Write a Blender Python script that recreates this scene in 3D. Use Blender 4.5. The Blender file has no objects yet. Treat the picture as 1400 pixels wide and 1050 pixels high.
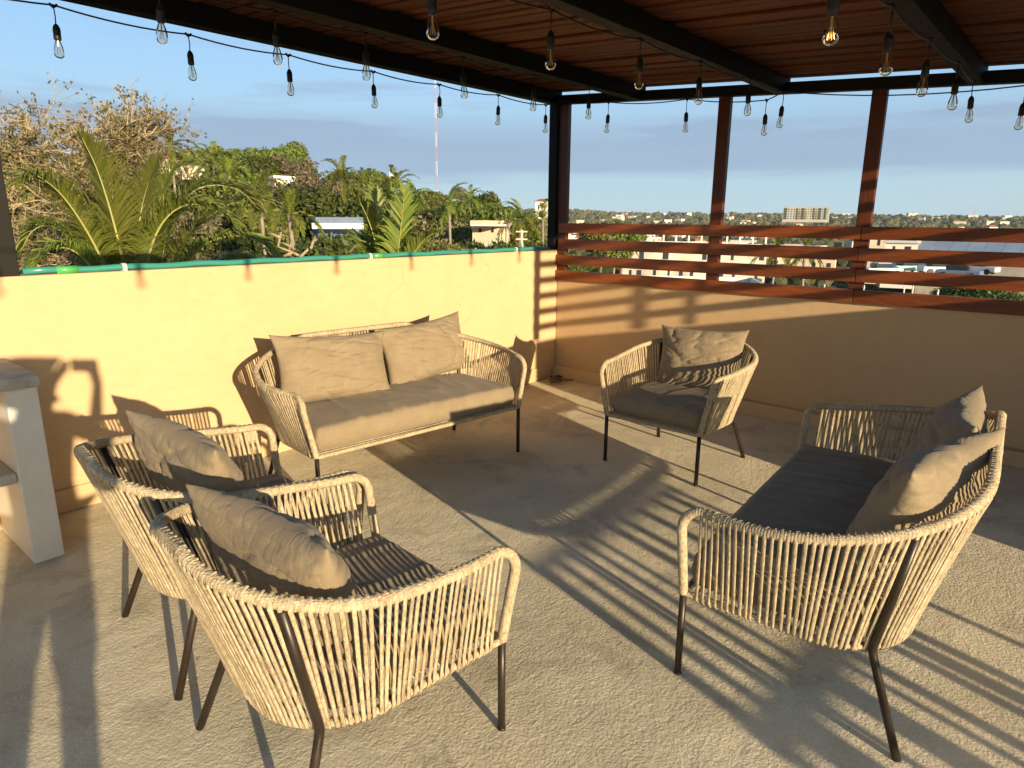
import bpy, bmesh, math, random
import numpy as np
from mathutils import Vector, Matrix, noise
R = math.radians
rng = random.Random(7)
nrg = np.random.default_rng(7)
scene = bpy.context.scene
C = scene.collection

# ------------------------------------------------------------------ camera
F = 921.4; PITCH = R(13.753); ROLL = R(.373); YAW = R(40.477); EYE = 1.6
cam_d = bpy.data.cameras.new('camera'); cam = bpy.data.objects.new('camera', cam_d); C.objects.link(cam)
cam_d.sensor_fit = 'HORIZONTAL'; cam_d.sensor_width = 36.0; cam_d.lens = 36.0 * F / 1400.0
cam_d.clip_start = 0.02; cam_d.clip_end = 20000
_fw = Vector((math.cos(YAW) * math.cos(PITCH), math.sin(YAW) * math.cos(PITCH), -math.sin(PITCH)))
_rt = Vector((math.sin(YAW), -math.cos(YAW), 0)); _up = _rt.cross(_fw)
_m = Matrix((_rt, _up, -_fw)).transposed().to_4x4()
cam.matrix_world = Matrix.Translation((0, 0, EYE)) @ _m @ Matrix.Rotation(ROLL, 4, 'Z')
scene.camera = cam

# ------------------------------------------------------------------ light
Ld = Vector((.277, .944, -.179)).normalized()          # direction the sunlight travels
SUN_STR = 5.0; SUN_COL = (1.0, .79, .51); SKY_STR = .108
sun_d = bpy.data.lights.new('sun', 'SUN'); sun = bpy.data.objects.new('sun', sun_d); C.objects.link(sun)
sun_d.energy = SUN_STR; sun_d.color = SUN_COL; sun_d.angle = R(.53)
sun.rotation_euler = Ld.to_track_quat('-Z', 'Y').to_euler(); sun.location = (-3, -8, 8)
world = bpy.data.worlds.new('World'); scene.world = world; world.use_nodes = True
wt = world.node_tree; wt.nodes.clear()
def wn(t): return wt.nodes.new(t)
w_out = wn('ShaderNodeOutputWorld'); w_bg = wn('ShaderNodeBackground'); w_bg.inputs['Strength'].default_value = SKY_STR
sky = wn('ShaderNodeTexSky'); sky.sky_type = 'NISHITA'; sky.sun_disc = False
sky.sun_elevation = math.asin(-Ld.z); sky.sun_rotation = math.atan2(-Ld.x, -Ld.y) % (2 * math.pi)
sky.altitude = 60; sky.air_density = 1.0; sky.dust_density = .7; sky.ozone_density = 2.2
tc = wn('ShaderNodeTexCoord'); sep = wn('ShaderNodeSeparateXYZ'); wt.links.new(tc.outputs['Generated'], sep.inputs[0])
def wmath(op, a, b=None, c=None):
    n = wn('ShaderNodeMath'); n.operation = op
    for i, v in enumerate((a, b, c)):
        if v is None: continue
        if isinstance(v, (int, float)): n.inputs[i].default_value = v
        else: wt.links.new(v, n.inputs[i])
    return n.outputs[0]
def wramp(v, a, b):
    n = wn('ShaderNodeMapRange'); n.interpolation_type = 'SMOOTHSTEP'
    wt.links.new(v, n.inputs['Value']); n.inputs['From Min'].default_value = a; n.inputs['From Max'].default_value = b
    return n.outputs[0]
mp = wn('ShaderNodeMapping'); mp.inputs['Scale'].default_value = (1.6, 1.6, 17.0); wt.links.new(tc.outputs['Generated'], mp.inputs[0])
nz = wn('ShaderNodeTexNoise'); nz.inputs['Scale'].default_value = 1.7; nz.inputs['Detail'].default_value = 7; nz.inputs['Roughness'].default_value = .52
wt.links.new(mp.outputs[0], nz.inputs['Vector'])
zz = wmath('ADD', sep.outputs['Z'], wmath('MULTIPLY', wmath('SUBTRACT', nz.outputs[0], .5), .05))
band = wmath('MULTIPLY', wramp(zz, .045, .066), wmath('SUBTRACT', 1.0, wramp(zz, .095, .155)))
thin = wmath('MULTIPLY', wramp(nz.outputs[0], .50, .66), wmath('SUBTRACT', 1.0, wramp(sep.outputs['Z'], .14, .25)))
thin = wmath('MULTIPLY', thin, wramp(sep.outputs['Z'], .02, .08))
streak = wmath('MULTIPLY', wmath('MULTIPLY', wramp(zz, .112, .122), wmath('SUBTRACT', 1.0, wramp(zz, .126, .142))), wramp(nz.outputs[0], .42, .58))
thin = wmath('ADD', wmath('MULTIPLY', thin, 1.3), wmath('MULTIPLY', streak, .9))
mask = wmath('MINIMUM', wmath('ADD', wmath('MULTIPLY', band, wmath('ADD', .62, wmath('MULTIPLY', nz.outputs[0], .5))), wmath('MULTIPLY', thin, .5)), .92)
dt = wn('ShaderNodeVectorMath'); dt.operation = 'DOT_PRODUCT'; wt.links.new(tc.outputs['Generated'], dt.inputs[0]); dt.inputs[1].default_value = (Ld.x, Ld.y, 0)
away = wramp(dt.outputs['Value'], -.3, .5)
hz = wn('ShaderNodeMix'); hz.data_type = 'RGBA'; wt.links.new(wmath('MULTIPLY', away, wmath('SUBTRACT', .95, wmath('MULTIPLY', wramp(sep.outputs['Z'], .0, .55), .75))), hz.inputs[0])
grd = wn('ShaderNodeMix'); grd.data_type = 'RGBA'; wt.links.new(wramp(sep.outputs['Z'], .0, .3), grd.inputs[0]); grd.inputs[6].default_value = (2.35, 3.35, 3.95, 1); grd.inputs[7].default_value = (1.65, 3.0, 4.9, 1)
wt.links.new(sky.outputs[0], hz.inputs[6]); wt.links.new(grd.outputs[2], hz.inputs[7])
mixc = wn('ShaderNodeMix'); mixc.data_type = 'RGBA'
wt.links.new(mask, mixc.inputs[0]); wt.links.new(hz.outputs[2], mixc.inputs[6]); mixc.inputs[7].default_value = (1.72, 2.35, 3.2, 1)
wt.links.new(mixc.outputs[2], w_bg.inputs['Color']); wt.links.new(w_bg.outputs[0], w_out.inputs[0])
vs = scene.view_settings; vs.view_transform = 'Standard'; vs.look = 'None'; vs.exposure = 0.9; vs.gamma = 1.0
scene.cycles.max_bounces = 8; scene.cycles.transparent_max_bounces = 16
scene.cycles.use_adaptive_sampling = True; scene.cycles.adaptive_threshold = .015

# ------------------------------------------------------------------ small helpers
def ray(px, py):
    u, w = px - 700, py - 525
    c, s = math.cos(ROLL), math.sin(ROLL); u, w = c * u + s * w, -s * u + c * w
    return (_rt * (u / F) - _up * (w / F) + _fw)
def P(px, py, r):
    """the place r metres away (measured along the ground) in the direction of a sight line"""
    d = ray(px, py); h = math.hypot(d.x, d.y)
    return Vector((0, 0, EYE)) + d * (r / h)
def onplane(px, py, axis, v):
    d = ray(px, py); o = Vector((0, 0, EYE)); return o + d * ((v - o[axis]) / d[axis])
def mesh_from(name, verts, faces, mat=None, smooth=False):
    me = bpy.data.meshes.new(name); me.from_pydata([tuple(v) for v in verts], [], [tuple(f) for f in faces])
    if mat: me.materials.append(mat)
    if smooth: me.polygons.foreach_set('use_smooth', [True] * len(me.polygons))
    me.update(); return me
def link(name, data, parent=None, **kw):
    o = bpy.data.objects.new(name, data); C.objects.link(o)
    if parent: o.parent = parent
    for k, v in kw.items(): o[k] = v
    return o
def thing(name, label, cat, loc=(0, 0, 0), rz=0, group=None, data=None):
    o = link(name, data); o.location = loc; o.rotation_euler = (0, 0, rz); o['label'] = label; o['category'] = cat
    if group: o['group'] = group
    return o
def struct(name, data): o = link(name, data); o['kind'] = 'structure'; return o
def kids(o): return [c for c in ALL if c.parent == o]
def copy_tree(o, parent=None, label=None):
    c = o.copy(); C.objects.link(c); c.parent = parent
    if label: c['label'] = label
    for ch in list(o.children): copy_tree(ch, c)
    return c
class MB:
    def __init__(s): s.v = []; s.f = []
    def add(s, vs, fs):
        n = len(s.v); s.v += [tuple(v) for v in vs]; s.f += [tuple(i + n for i in f) for f in fs]
    def box(s, x0, x1, y0, y1, z0, z1, M=None):
        vs = [Vector((x, y, z)) for x in (x0, x1) for y in (y0, y1) for z in (z0, z1)]
        if M: vs = [M @ v for v in vs]
        s.add(vs, [(0, 1, 3, 2), (4, 6, 7, 5), (0, 4, 5, 1), (2, 3, 7, 6), (0, 2, 6, 4), (1, 5, 7, 3)])
    def tube(s, pts, rad, n=8, cap=True):
        pts = [Vector(p) for p in pts]; N = len(pts)
        if not hasattr(rad, '__len__'): rad = [rad] * N
        t0 = (pts[1] - pts[0]).normalized(); a = Vector((0, 0, 1)) if abs(t0.z) < .9 else Vector((1, 0, 0))
        u = t0.cross(a).normalized(); vs = []
        for i in range(N):
            t = (pts[min(i + 1, N - 1)] - pts[max(i - 1, 0)]).normalized()
            u = (u - t * u.dot(t)).normalized(); w = t.cross(u)
            for k in range(n):
                an = 2 * math.pi * k / n; vs.append(pts[i] + (u * math.cos(an) + w * math.sin(an)) * rad[i])
        fs = [(i * n + k, i * n + (k + 1) % n, (i + 1) * n + (k + 1) % n, (i + 1) * n + k) for i in range(N - 1) for k in range(n)]
        if cap: fs += [tuple(range(n))[::-1], tuple((N - 1) * n + k for k in range(n))]
        s.add(vs, fs)
    def lathe(s, prof, c=(0, 0, 0), n=14):
        c = Vector(c); vs = []
        for r, z in prof:
            for k in range(n): vs.append(c + Vector((r * math.cos(2 * math.pi * k / n), r * math.sin(2 * math.pi * k / n), z)))
        fs = [(i * n + k, i * n + (k + 1) % n, (i + 1) * n + (k + 1) % n, (i + 1) * n + k) for i in range(len(prof) - 1) for k in range(n)]
        s.add(vs, fs)
    def mesh(s, name, mat, smooth=False): return mesh_from(name, s.v, s.f, mat, smooth)
def bevel(me, w, seg=2, angle=R(40)):
    bm = bmesh.new(); bm.from_mesh(me)
    es = [e for e in bm.edges if len(e.link_faces) == 2 and e.calc_face_angle(0) > angle]
    bmesh.ops.bevel(bm, geom=es, offset=w, segments=seg, profile=.6, affect='EDGES'); bm.to_mesh(me); bm.free(); me.update(); return me
def boxmesh(name, x0, x1, y0, y1, z0, z1, mat, bev=0):
    b = MB(); b.box(x0, x1, y0, y1, z0, z1); me = b.mesh(name, mat)
    bm = bmesh.new(); bm.from_mesh(me); bmesh.ops.recalc_face_normals(bm, faces=bm.faces); bm.to_mesh(me); bm.free()
    if bev: bevel(me, bev)
    return me

# ------------------------------------------------------------------ materials
def mat(name, col, rough=.6, metal=0, spec=None):
    m = bpy.data.materials.new(name); m.use_nodes = True; b = m.node_tree.nodes['Principled BSDF']
    b.inputs['Base Color'].default_value = (*col, 1); b.inputs['Roughness'].default_value = rough; b.inputs['Metallic'].default_value = metal
    if spec is not None: b.inputs['Specular IOR Level'].default_value = spec
    return m
class NT:
    def __init__(s, m): s.m = m; s.t = m.node_tree; s.b = s.t.nodes['Principled BSDF']
    def n(s, t, **kw):
        n = s.t.nodes.new(t)
        for k, v in kw.items(): setattr(n, k, v)
        return n
    def l(s, a, b): s.t.links.new(a, b)
    def coord(s, kind='Object', scale=(1, 1, 1), rot=(0, 0, 0)):
        c = s.n('ShaderNodeTexCoord'); mp = s.n('ShaderNodeMapping'); mp.inputs['Scale'].default_value = scale; mp.inputs['Rotation'].default_value = rot
        s.l(c.outputs[kind], mp.inputs[0]); return mp.outputs[0]
    def noise(s, vec, scale, detail=4, rough=.55, dist=0):
        n = s.n('ShaderNodeTexNoise'); n.inputs['Scale'].default_value = scale; n.inputs['Detail'].default_value = detail
        n.inputs['Roughness'].default_value = rough; n.inputs['Distortion'].default_value = dist; s.l(vec, n.inputs['Vector']); return n.outputs[0]
    def ramp(s, v, stops):
        r = s.n('ShaderNodeValToRGB'); el = r.color_ramp.elements
        while len(el) < len(stops): el.new(.5)
        for e, (p, c) in zip(el, stops): e.position = p; e.color = (*c, 1) if len(c) == 3 else c
        s.l(v, r.inputs[0]); return r.outputs[0]
    def mix(s, f, a, b, mode='MIX'):
        m = s.n('ShaderNodeMix', data_type='RGBA', blend_type=mode)
        for i, v in ((0, f), (6, a), (7, b)):
            if isinstance(v, (int, float)): m.inputs[i].default_value = v
            elif isinstance(v, tuple): m.inputs[i].default_value = (*v, 1)
            else: s.l(v, m.inputs[i])
        return m.outputs[2]
    def math(s, op, a, b=None):
        n = s.n('ShaderNodeMath', operation=op)
        for i, v in enumerate((a, b)):
            if v is None: continue
            if isinstance(v, (int, float)): n.inputs[i].default_value = v
            else: s.l(v, n.inputs[i])
        return n.outputs[0]
    def bump(s, h, strength=.5, dist=.01, prev=None):
        b = s.n('ShaderNodeBump'); b.inputs['Strength'].default_value = strength; b.inputs['Distance'].default_value = dist; s.l(h, b.inputs['Height'])
        if prev: s.l(prev, b.inputs['Normal'])
        return b.outputs[0]
    def color(s, c): s.l(c, s.b.inputs['Base Color'])
    def rough(s, c): s.l(c, s.b.inputs['Roughness'])
    def normal(s, c): s.l(c, s.b.inputs['Normal'])

def m_concrete_floor():
    m = mat('rough_concrete_floor', (.4, .36, .29), .92, spec=.25); t = NT(m); v = t.coord()
    big = t.noise(v, .9, 5, .6); med = t.noise(v, 4, 6, .65, .2); fine = t.noise(v, 75, 6, .75); grit = t.noise(v, 210, 4, .7)
    c = t.ramp(big, [(.3, (.61, .54, .38)), (.55, (.75, .67, .48)), (.75, (.82, .74, .535))])
    c = t.mix(.4, c, t.ramp(med, [(.3, (.56, .49, .34)), (.7, (.84, .76, .55))]))
    stain = t.ramp(t.noise(v, 2.1, 8, .72, .8), [(.38, (1, 1, 1)), (.47, (0, 0, 0))])
    c = t.mix(t.math('MULTIPLY', stain, .45), c, (.27, .24, .175)); c = t.mix(.3, c, t.ramp(fine, [(.3, (.38, .34, .235)), (.7, (.87, .81, .60))]))
    spots = t.n('ShaderNodeTexVoronoi'); spots.inputs['Scale'].default_value = 5.5; t.l(v, spots.inputs['Vector'])
    c = t.mix(t.math('MULTIPLY', t.ramp(spots.outputs[0], [(.035, (1, 1, 1)), (.06, (0, 0, 0))]), .6), c, (.16, .14, .11))
    t.color(c)
    amp = t.ramp(t.noise(v, 1.1, 5, .65), [(.36, (.25, .25, .25)), (.58, (1, 1, 1))])
    vo = t.n('ShaderNodeTexVoronoi', feature='SMOOTH_F1'); vo.inputs['Scale'].default_value = 110; t.l(v, vo.inputs['Vector'])
    h = t.math('ADD', t.math('MULTIPLY', t.noise(v, 34, 5, .6), .9), t.math('MULTIPLY', fine, 1.1)); h = t.math('ADD', h, t.math('MULTIPLY', grit, .35)); h = t.math('SUBTRACT', h, t.math('MULTIPLY', vo.outputs[0], .5))
    b = t.bump(med, .5, .014); b = t.bump(t.math('MULTIPLY', h, amp), 1.0, .011, b); t.normal(b)
    return m
def m_wall():
    m = mat('yellow_wall_paint', (.78, .58, .27), .82, spec=.2); t = NT(m); v = t.coord()
    n1 = t.noise(v, 1.6, 6, .6, .5); n2 = t.noise(t.coord(scale=(1, 1, 2.2)), 9, 5, .6)
    c = t.ramp(n1, [(.3, (.54, .375, .205)), (.6, (.57, .40, .228)), (.8, (.59, .42, .245))])
    c = t.mix(.22, c, t.ramp(n2, [(.3, (.45, .31, .165)), (.7, (.60, .435, .245))]))
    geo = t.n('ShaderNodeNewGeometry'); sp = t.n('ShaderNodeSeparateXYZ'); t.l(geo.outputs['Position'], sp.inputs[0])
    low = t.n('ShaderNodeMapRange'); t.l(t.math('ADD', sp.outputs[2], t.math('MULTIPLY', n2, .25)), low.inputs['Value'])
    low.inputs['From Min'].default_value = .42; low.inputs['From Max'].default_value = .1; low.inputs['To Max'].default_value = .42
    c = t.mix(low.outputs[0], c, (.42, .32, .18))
    drip = t.noise(t.coord(scale=(7, 7, .55)), 1.6, 5, .65); hi = t.n('ShaderNodeMapRange'); t.l(sp.outputs[2], hi.inputs['Value']); hi.inputs['From Min'].default_value = .5; hi.inputs['From Max'].default_value = 1.3
    c = t.mix(t.math('MULTIPLY', t.math('MULTIPLY', t.ramp(drip, [(.52, (0, 0, 0)), (.68, (1, 1, 1))]), hi.outputs[0]), .16), c, (.40, .29, .17))
    patch = t.noise(v, .7, 6, .7, 1.5); c = t.mix(t.math('MULTIPLY', t.ramp(patch, [(.50, (0, 0, 0)), (.58, (1, 1, 1))]), .10), c, (.60, .44, .27))
    crk = t.n('ShaderNodeTexVoronoi', feature='DISTANCE_TO_EDGE'); crk.inputs['Scale'].default_value = .9; wv_ = t.n('ShaderNodeMix', data_type='RGBA'); wv_.inputs[0].default_value = .18; nc = t.n('ShaderNodeTexNoise'); nc.inputs['Scale'].default_value = 5; nc.inputs['Detail'].default_value = 5; t.l(v, nc.inputs['Vector']); t.l(v, wv_.inputs[6]); t.l(nc.outputs[1], wv_.inputs[7]); t.l(wv_.outputs[2], crk.inputs['Vector'])
    ck_ = t.math('MULTIPLY', t.ramp(crk.outputs[0], [(.0, (1, 1, 1)), (.004, (0, 0, 0))]), t.ramp(t.noise(v, .8, 2, .5), [(.5, (0, 0, 0)), (.62, (1, 1, 1))])); c = t.mix(t.math('MULTIPLY', ck_, .45), c, (.28, .20, .11))
    pit = t.ramp(t.noise(v, 38, 2, .5), [(.22, (1, 1, 1)), (.27, (0, 0, 0))]); c = t.mix(t.math('MULTIPLY', pit, .4), c, (.42, .3, .15))
    t.color(c); t.normal(t.bump(t.math('ADD', t.noise(v, 70, 5, .7), t.math('MULTIPLY', n2, 2.5)), .3, .004)); return m
def m_wood(name, a, b, rough, axis, bump=.25):
    m = mat(name, a, rough, spec=.4); t = NT(m)
    sc = [14, 14, 14]; sc[axis] = 1.1
    v = t.coord(scale=tuple(sc)); oi = t.n('ShaderNodeObjectInfo'); ad = t.n('ShaderNodeVectorMath', operation='ADD'); t.l(v, ad.inputs[0])
    rv = t.n('ShaderNodeCombineXYZ')
    for i in range(3): t.l(t.math('MULTIPLY', oi.outputs['Random'], 37.0 + i), rv.inputs[i])
    t.l(rv.outputs[0], ad.inputs[1]); v = ad.outputs[0]
    g = t.noise(v, 2.2, 7, .62, 1.2); f = t.noise(v, 11, 4, .6)
    c = t.ramp(g, [(.3, b), (.62, a)]); c = t.mix(.3, c, t.ramp(f, [(.35, b), (.65, a)]))
    br = t.n('ShaderNodeHueSaturation'); t.l(c, br.inputs['Color']); t.l(t.math('ADD', t.math('MULTIPLY', oi.outputs['Random'], .55), .7), br.inputs['Value']); t.color(br.outputs[0])
    t.normal(t.bump(t.math('ADD', g, f), bump, .004)); t.rough(t.math('ADD', t.math('MULTIPLY', g, .25), rough - .12)); return m
def m_rope(name='beige_rope', tint=1.0, strand=True):
    m = mat(name, (.50, .41, .27), .85, spec=.2); t = NT(m); v = t.coord(); oi = t.n('ShaderNodeObjectInfo')
    n = t.noise(t.coord(scale=(1, 1, .35)), 130, 3, .6); w = t.noise(v, 14, 4, .6)
    k = tint
    c = t.ramp(n, [(.34, (.22 * k, .165 * k, .10 * k)), (.5, (.41 * k, .335 * k, .215 * k)), (.68, (.56 * k, .475 * k, .325 * k))])
    c = t.mix(.35, c, t.ramp(w, [(.35, (.29 * k, .225 * k, .135 * k)), (.65, (.52 * k, .435 * k, .29 * k))]))
    if strand:
        h = t.n('ShaderNodeHueSaturation'); t.l(c, h.inputs['Color']); t.l(t.math('ADD', t.math('MULTIPLY', oi.outputs['Random'], .3), .83), h.inputs['Value']); c = h.outputs[0]
    t.color(c)
    wv = t.n('ShaderNodeTexWave', bands_direction='Z'); wv.inputs['Scale'].default_value = 60; wv.inputs['Distortion'].default_value = 6; wv.inputs['Detail'].default_value = 2; t.l(v, wv.inputs['Vector'])
    t.normal(t.bump(t.math('ADD', wv.outputs[1], n), .55, .0016)); return m
def m_fabric(name, col):
    m = mat(name, col, .88, spec=.2); t = NT(m); v = t.coord(); b = t.b
    n = t.noise(v, 9, 5, .6); fi = t.noise(v, 330, 2, .5)
    c = t.ramp(n, [(.3, tuple(x * .86 for x in col)), (.7, tuple(min(1, x * 1.12) for x in col))]); c = t.mix(.3, c, t.ramp(fi, [(.3, tuple(x * .7 for x in col)), (.7, tuple(x * 1.3 for x in col))]))
    t.color(c); b.inputs['Sheen Weight'].default_value = .08; b.inputs['Sheen Roughness'].default_value = .5
    nb = None
    if name.startswith('taupe'):
        k = 1.0 if 'pillow' in name else .6
        f1 = t.noise(t.coord(scale=(4, 15, 6), rot=(0, 0, .5)), 1.0, 3, .5, .8); f2 = t.noise(t.coord(scale=(16, 4, 6), rot=(0, 0, .25)), 1.0, 3, .5, .6)
        r1 = t.math('ABSOLUTE', t.math('SUBTRACT', f1, .5)); r2 = t.math('ABSOLUTE', t.math('SUBTRACT', f2, .5))
        nb = t.bump(t.ramp(r1, [(.0, (0, 0, 0)), (.07, (1, 1, 1))]), .19 * k, .006); nb = t.bump(t.ramp(r2, [(.0, (0, 0, 0)), (.06, (1, 1, 1))]), .17 * k, .006, nb)
    t.normal(t.bump(fi, .25, .0012, nb)); return m
def m_metal_dark(name, col, rough):
    m = mat(name, col, rough, .35); t = NT(m); v = t.coord(); n = t.noise(v, 12, 5, .6)
    t.color(t.ramp(n, [(.3, tuple(x * .75 for x in col)), (.7, tuple(x * 1.3 for x in col))])); t.rough(t.math('ADD', t.math('MULTIPLY', n, .3), rough - .15)); return m
def m_leaf(name, c1, c2, c3, trans=.35, rough=.5):
    m = mat(name, c1, rough, spec=.35); t = NT(m); g = t.n('ShaderNodeNewGeometry'); oi = t.n('ShaderNodeObjectInfo')
    c = t.ramp(g.outputs['Random Per Island'], [(0, c1), (.5, c2), (1, c3)])
    n = t.noise(t.coord(), .9, 3, .5); c = t.mix(t.math('MULTIPLY', n, .5), c, c2)
    h = t.n('ShaderNodeHueSaturation'); t.l(c, h.inputs['Color']); t.l(t.math('ADD', t.math('MULTIPLY', oi.outputs['Random'], .7), .65), h.inputs['Value'])
    t.l(t.math('ADD', t.math('MULTIPLY', oi.outputs['Random'], .05), .475), h.inputs['Hue'])
    t.color(h.outputs[0])
    tr = t.n('ShaderNodeBsdfTranslucent'); t.l(h.outputs[0], tr.inputs[0]); mx = t.n('ShaderNodeMixShader'); mx.inputs[0].default_value = trans
    out = [n for n in t.t.nodes if n.type == 'OUTPUT_MATERIAL'][0]; t.l(t.b.outputs[0], mx.inputs[1]); t.l(tr.outputs[0], mx.inputs[2]); t.l(mx.outputs[0], out.inputs[0])
    return m
def m_bark(name, a, b):
    m = mat(name, a, .9, spec=.15); t = NT(m); v = t.coord(scale=(1, 1, .4)); n = t.noise(v, 14, 5, .6)
    t.color(t.ramp(n, [(.3, b), (.7, a)])); t.normal(t.bump(n, .6, .01)); return m
def m_plain(name, col, rough=.8, var=.2, scale=2.0):
    m = mat(name, col, rough, spec=.25); t = NT(m); n = t.noise(t.coord(), scale, 5, .6); oi = t.n('ShaderNodeObjectInfo')
    c = t.ramp(n, [(.3, tuple(x * (1 - var) for x in col)), (.7, tuple(min(1, x * (1 + var)) for x in col))]); t.color(c); return m

M_floor = m_concrete_floor(); M_wall = m_wall()
M_slat = m_wood('red_brown_stained_timber', (.24, .064, .015), (.105, .023, .006), .4, 1)
M_post = m_wood('red_brown_post_timber', (.11, .027, .008), (.05, .011, .004), .5, 2)
M_board = m_wood('reddish_ceiling_board', (.15, .042, .011), (.05, .013, .004), .65, 1)
M_beam = m_metal_dark('black_steel_beam', (.0065, .006, .0052), .65); M_beam.node_tree.nodes['Principled BSDF'].inputs['Specular IOR Level'].default_value = .25; M_beam.node_tree.nodes['Principled BSDF'].inputs['Metallic'].default_value = 0
M_leg = m_metal_dark('dark_bronze_steel', (.030, .021, .015), .4)
M_rope = m_rope(); M_wrap = m_rope('wrapped_beige_rope', 1.0, False)
M_pillow = m_fabric('taupe_pillow_fabric', (.235, .185, .118)); M_seat = m_fabric('taupe_seat_fabric', (.235, .185, .120))
M_black = mat('black_rubber_cable', (.012, .012, .012), .5)
M_brass = mat('brass_filament', (.6, .38, .15), .35, .9)
M_white = m_plain('white_paint', (.58, .57, .52), .7, .1, 3); M_grayc = m_plain('grey_concrete', (.36, .34, .29), .9, .25, 9)
def m_pipe():
    m = mat('green_plastic_pipe', (.04, .235, .19), .3); return m
M_pipe = m_pipe(); M_pipe2 = mat('green_pipe_joiner', (.07, .36, .10), .35); M_clip = mat('white_plastic_clip', (.6, .57, .5), .5)
def m_glass():
    m = bpy.data.materials.new('thin_bulb_glass'); m.use_nodes = True; t = m.node_tree; t.nodes.clear()
    o = t.nodes.new('ShaderNodeOutputMaterial'); tr = t.nodes.new('ShaderNodeBsdfTransparent'); tr.inputs[0].default_value = (.93, .90, .84, 1)
    gl = t.nodes.new('ShaderNodeBsdfGlossy'); gl.inputs['Roughness'].default_value = .04; gl.inputs[0].default_value = (1, 1, 1, 1)
    fr = t.nodes.new('ShaderNodeLayerWeight'); fr.inputs[0].default_value = .25; mx = t.nodes.new('ShaderNodeMixShader')
    t.links.new(fr.outputs['Fresnel'], mx.inputs[0]); t.links.new(tr.outputs[0], mx.inputs[1]); t.links.new(gl.outputs[0], mx.inputs[2]); t.links.new(mx.outputs[0], o.inputs[0]); return m
M_glass = m_glass()

# ------------------------------------------------------------------ terrace shell
XC, YC = 5.544, 4.145
fl = MB(); fl.box(-7, XC, -7, YC, -.3, 0); struct('floor', fl.mesh('floor', M_floor))
struct('terrace_wall_left', boxmesh('wall', -7, XC + .16, YC, YC + .16, -8, 1.303, M_wall, .012))
struct('terrace_wall_right', boxmesh('wall', XC, XC + .16, -7, YC - .002, -8, 1.012, M_wall, .012))
struct('wall_plinth_left', boxmesh('plinth', -7, XC - .1, YC - .016, YC - .001, .001, .135, M_wall, .006))
pl = MB(); pl.add([(XC - .001, YC - .002, .001), (XC - .001, -4, .001), (XC - .17, -4, .001), (XC - .05, YC - .002, .001),
                   (XC - .001, YC - .002, .125), (XC - .001, -4, .085), (XC - .15, -4, .085), (XC - .035, YC - .002, .125)],
                  [(0, 1, 2, 3), (7, 6, 5, 4), (3, 2, 6, 7), (0, 3, 7, 4), (1, 0, 4, 5), (2, 1, 5, 6)])
plm = pl.mesh('plinth', M_wall); bevel(plm, .006); struct('wall_plinth_right', plm)
# the building under the terrace
struct('building_base', boxmesh('base', -7.0, XC - .01, -7.0, YC - .01, -8.1, -.305, M_wall))

# slatted red-brown railing on the right wall
rail = thing('slat_railing', 'red brown timber slat railing fixed along the top of the right hand wall', 'railing', (XC, 1.5, 1.0))
def child_box(name, parent, x0, x1, y0, y1, z0, z1, m, bev=.003):
    cx, cy, cz = (x0 + x1) / 2, (y0 + y1) / 2, (z0 + z1) / 2
    me = boxmesh(name, x0 - cx, x1 - cx, y0 - cy, y1 - cy, z0 - cz, z1 - cz, m, bev)
    o = link(name, me, parent); o.location = Vector((cx, cy, cz)) - Vector(parent.location); return o
for i, (z0, z1) in enumerate(((1.006, 1.104), (1.160, 1.256), (1.316, 1.411), (1.471, 1.564))):
    child_box('slat', rail, XC - .030, XC - .004, 1.352, YC - .004 - (.03 if i > 1 else 0), z0, z1, M_slat)
    child_box('slat', rail, XC - .031, XC - .005, -2.6, 1.348, z0 - .001, z1 - .002, M_slat)
for y, zt in ((4.095, 2.664), (2.492, 2.569), (1.350, 2.50), (-.1, 2.413)):
    child_box('post', rail, XC - .003, XC + .048, y - .05, y + .05, 1.013, zt, M_post)

# pergola
K, Z0 = .0602, 2.4236            # underside of the joists: z = Z0 + K*y
per = thing('pergola_roof', 'black steel pergola with reddish timber board ceiling over the terrace', 'pergola', (XC, YC, 1.3))
def rz(y, off=0): return Z0 + K * y + off
def joist(y, w=.09, h=.112, x0=.9, x1=XC + .06, name='joist'):
    b = MB(); z = rz(y); b.box(-(x1 - x0) / 2, (x1 - x0) / 2, -w / 2, w / 2, 0, h); me = b.mesh(name, M_beam); bevel(me, .004)
    o = link(name, me, per); o.location = Vector(((x0 + x1) / 2, y, z)) - Vector(per.location); return o
for y in (3.30, 2.045, .78, -.45): joist(y)
joist(4.22, .10, .19, name='edge_beam')
eb = MB(); yy0, yy1 = 4.17, -.5; zz0, zz1 = rz(yy0, -.002), rz(yy1, -.002); hh = .078
eb.add([(XC - .02, yy0, zz0), (XC + .055, yy0, zz0), (XC - .02, yy1, zz1), (XC + .055, yy1, zz1), (XC - .02, yy0, zz0 + hh), (XC + .055, yy0, zz0 + hh), (XC - .02, yy1, zz1 + hh), (XC + .055, yy1, zz1 + hh)],
       [(0, 2, 3, 1), (4, 5, 7, 6), (0, 1, 5, 4), (2, 6, 7, 3), (0, 4, 6, 2), (1, 3, 7, 5)])
ebm = eb.mesh('end_beam', M_beam); o = link('end_beam', ebm, per); o.location = -Vector(per.location)
o = child_box('steel_post', per, XC - .035, XC + .055, YC + .012, YC + .102, 1.304, rz(4.1), M_beam)
o = child_box('steel_post', per, .915, 1.005, YC + .01, YC + .10, 1.304, rz(4.1), M_beam)
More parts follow.
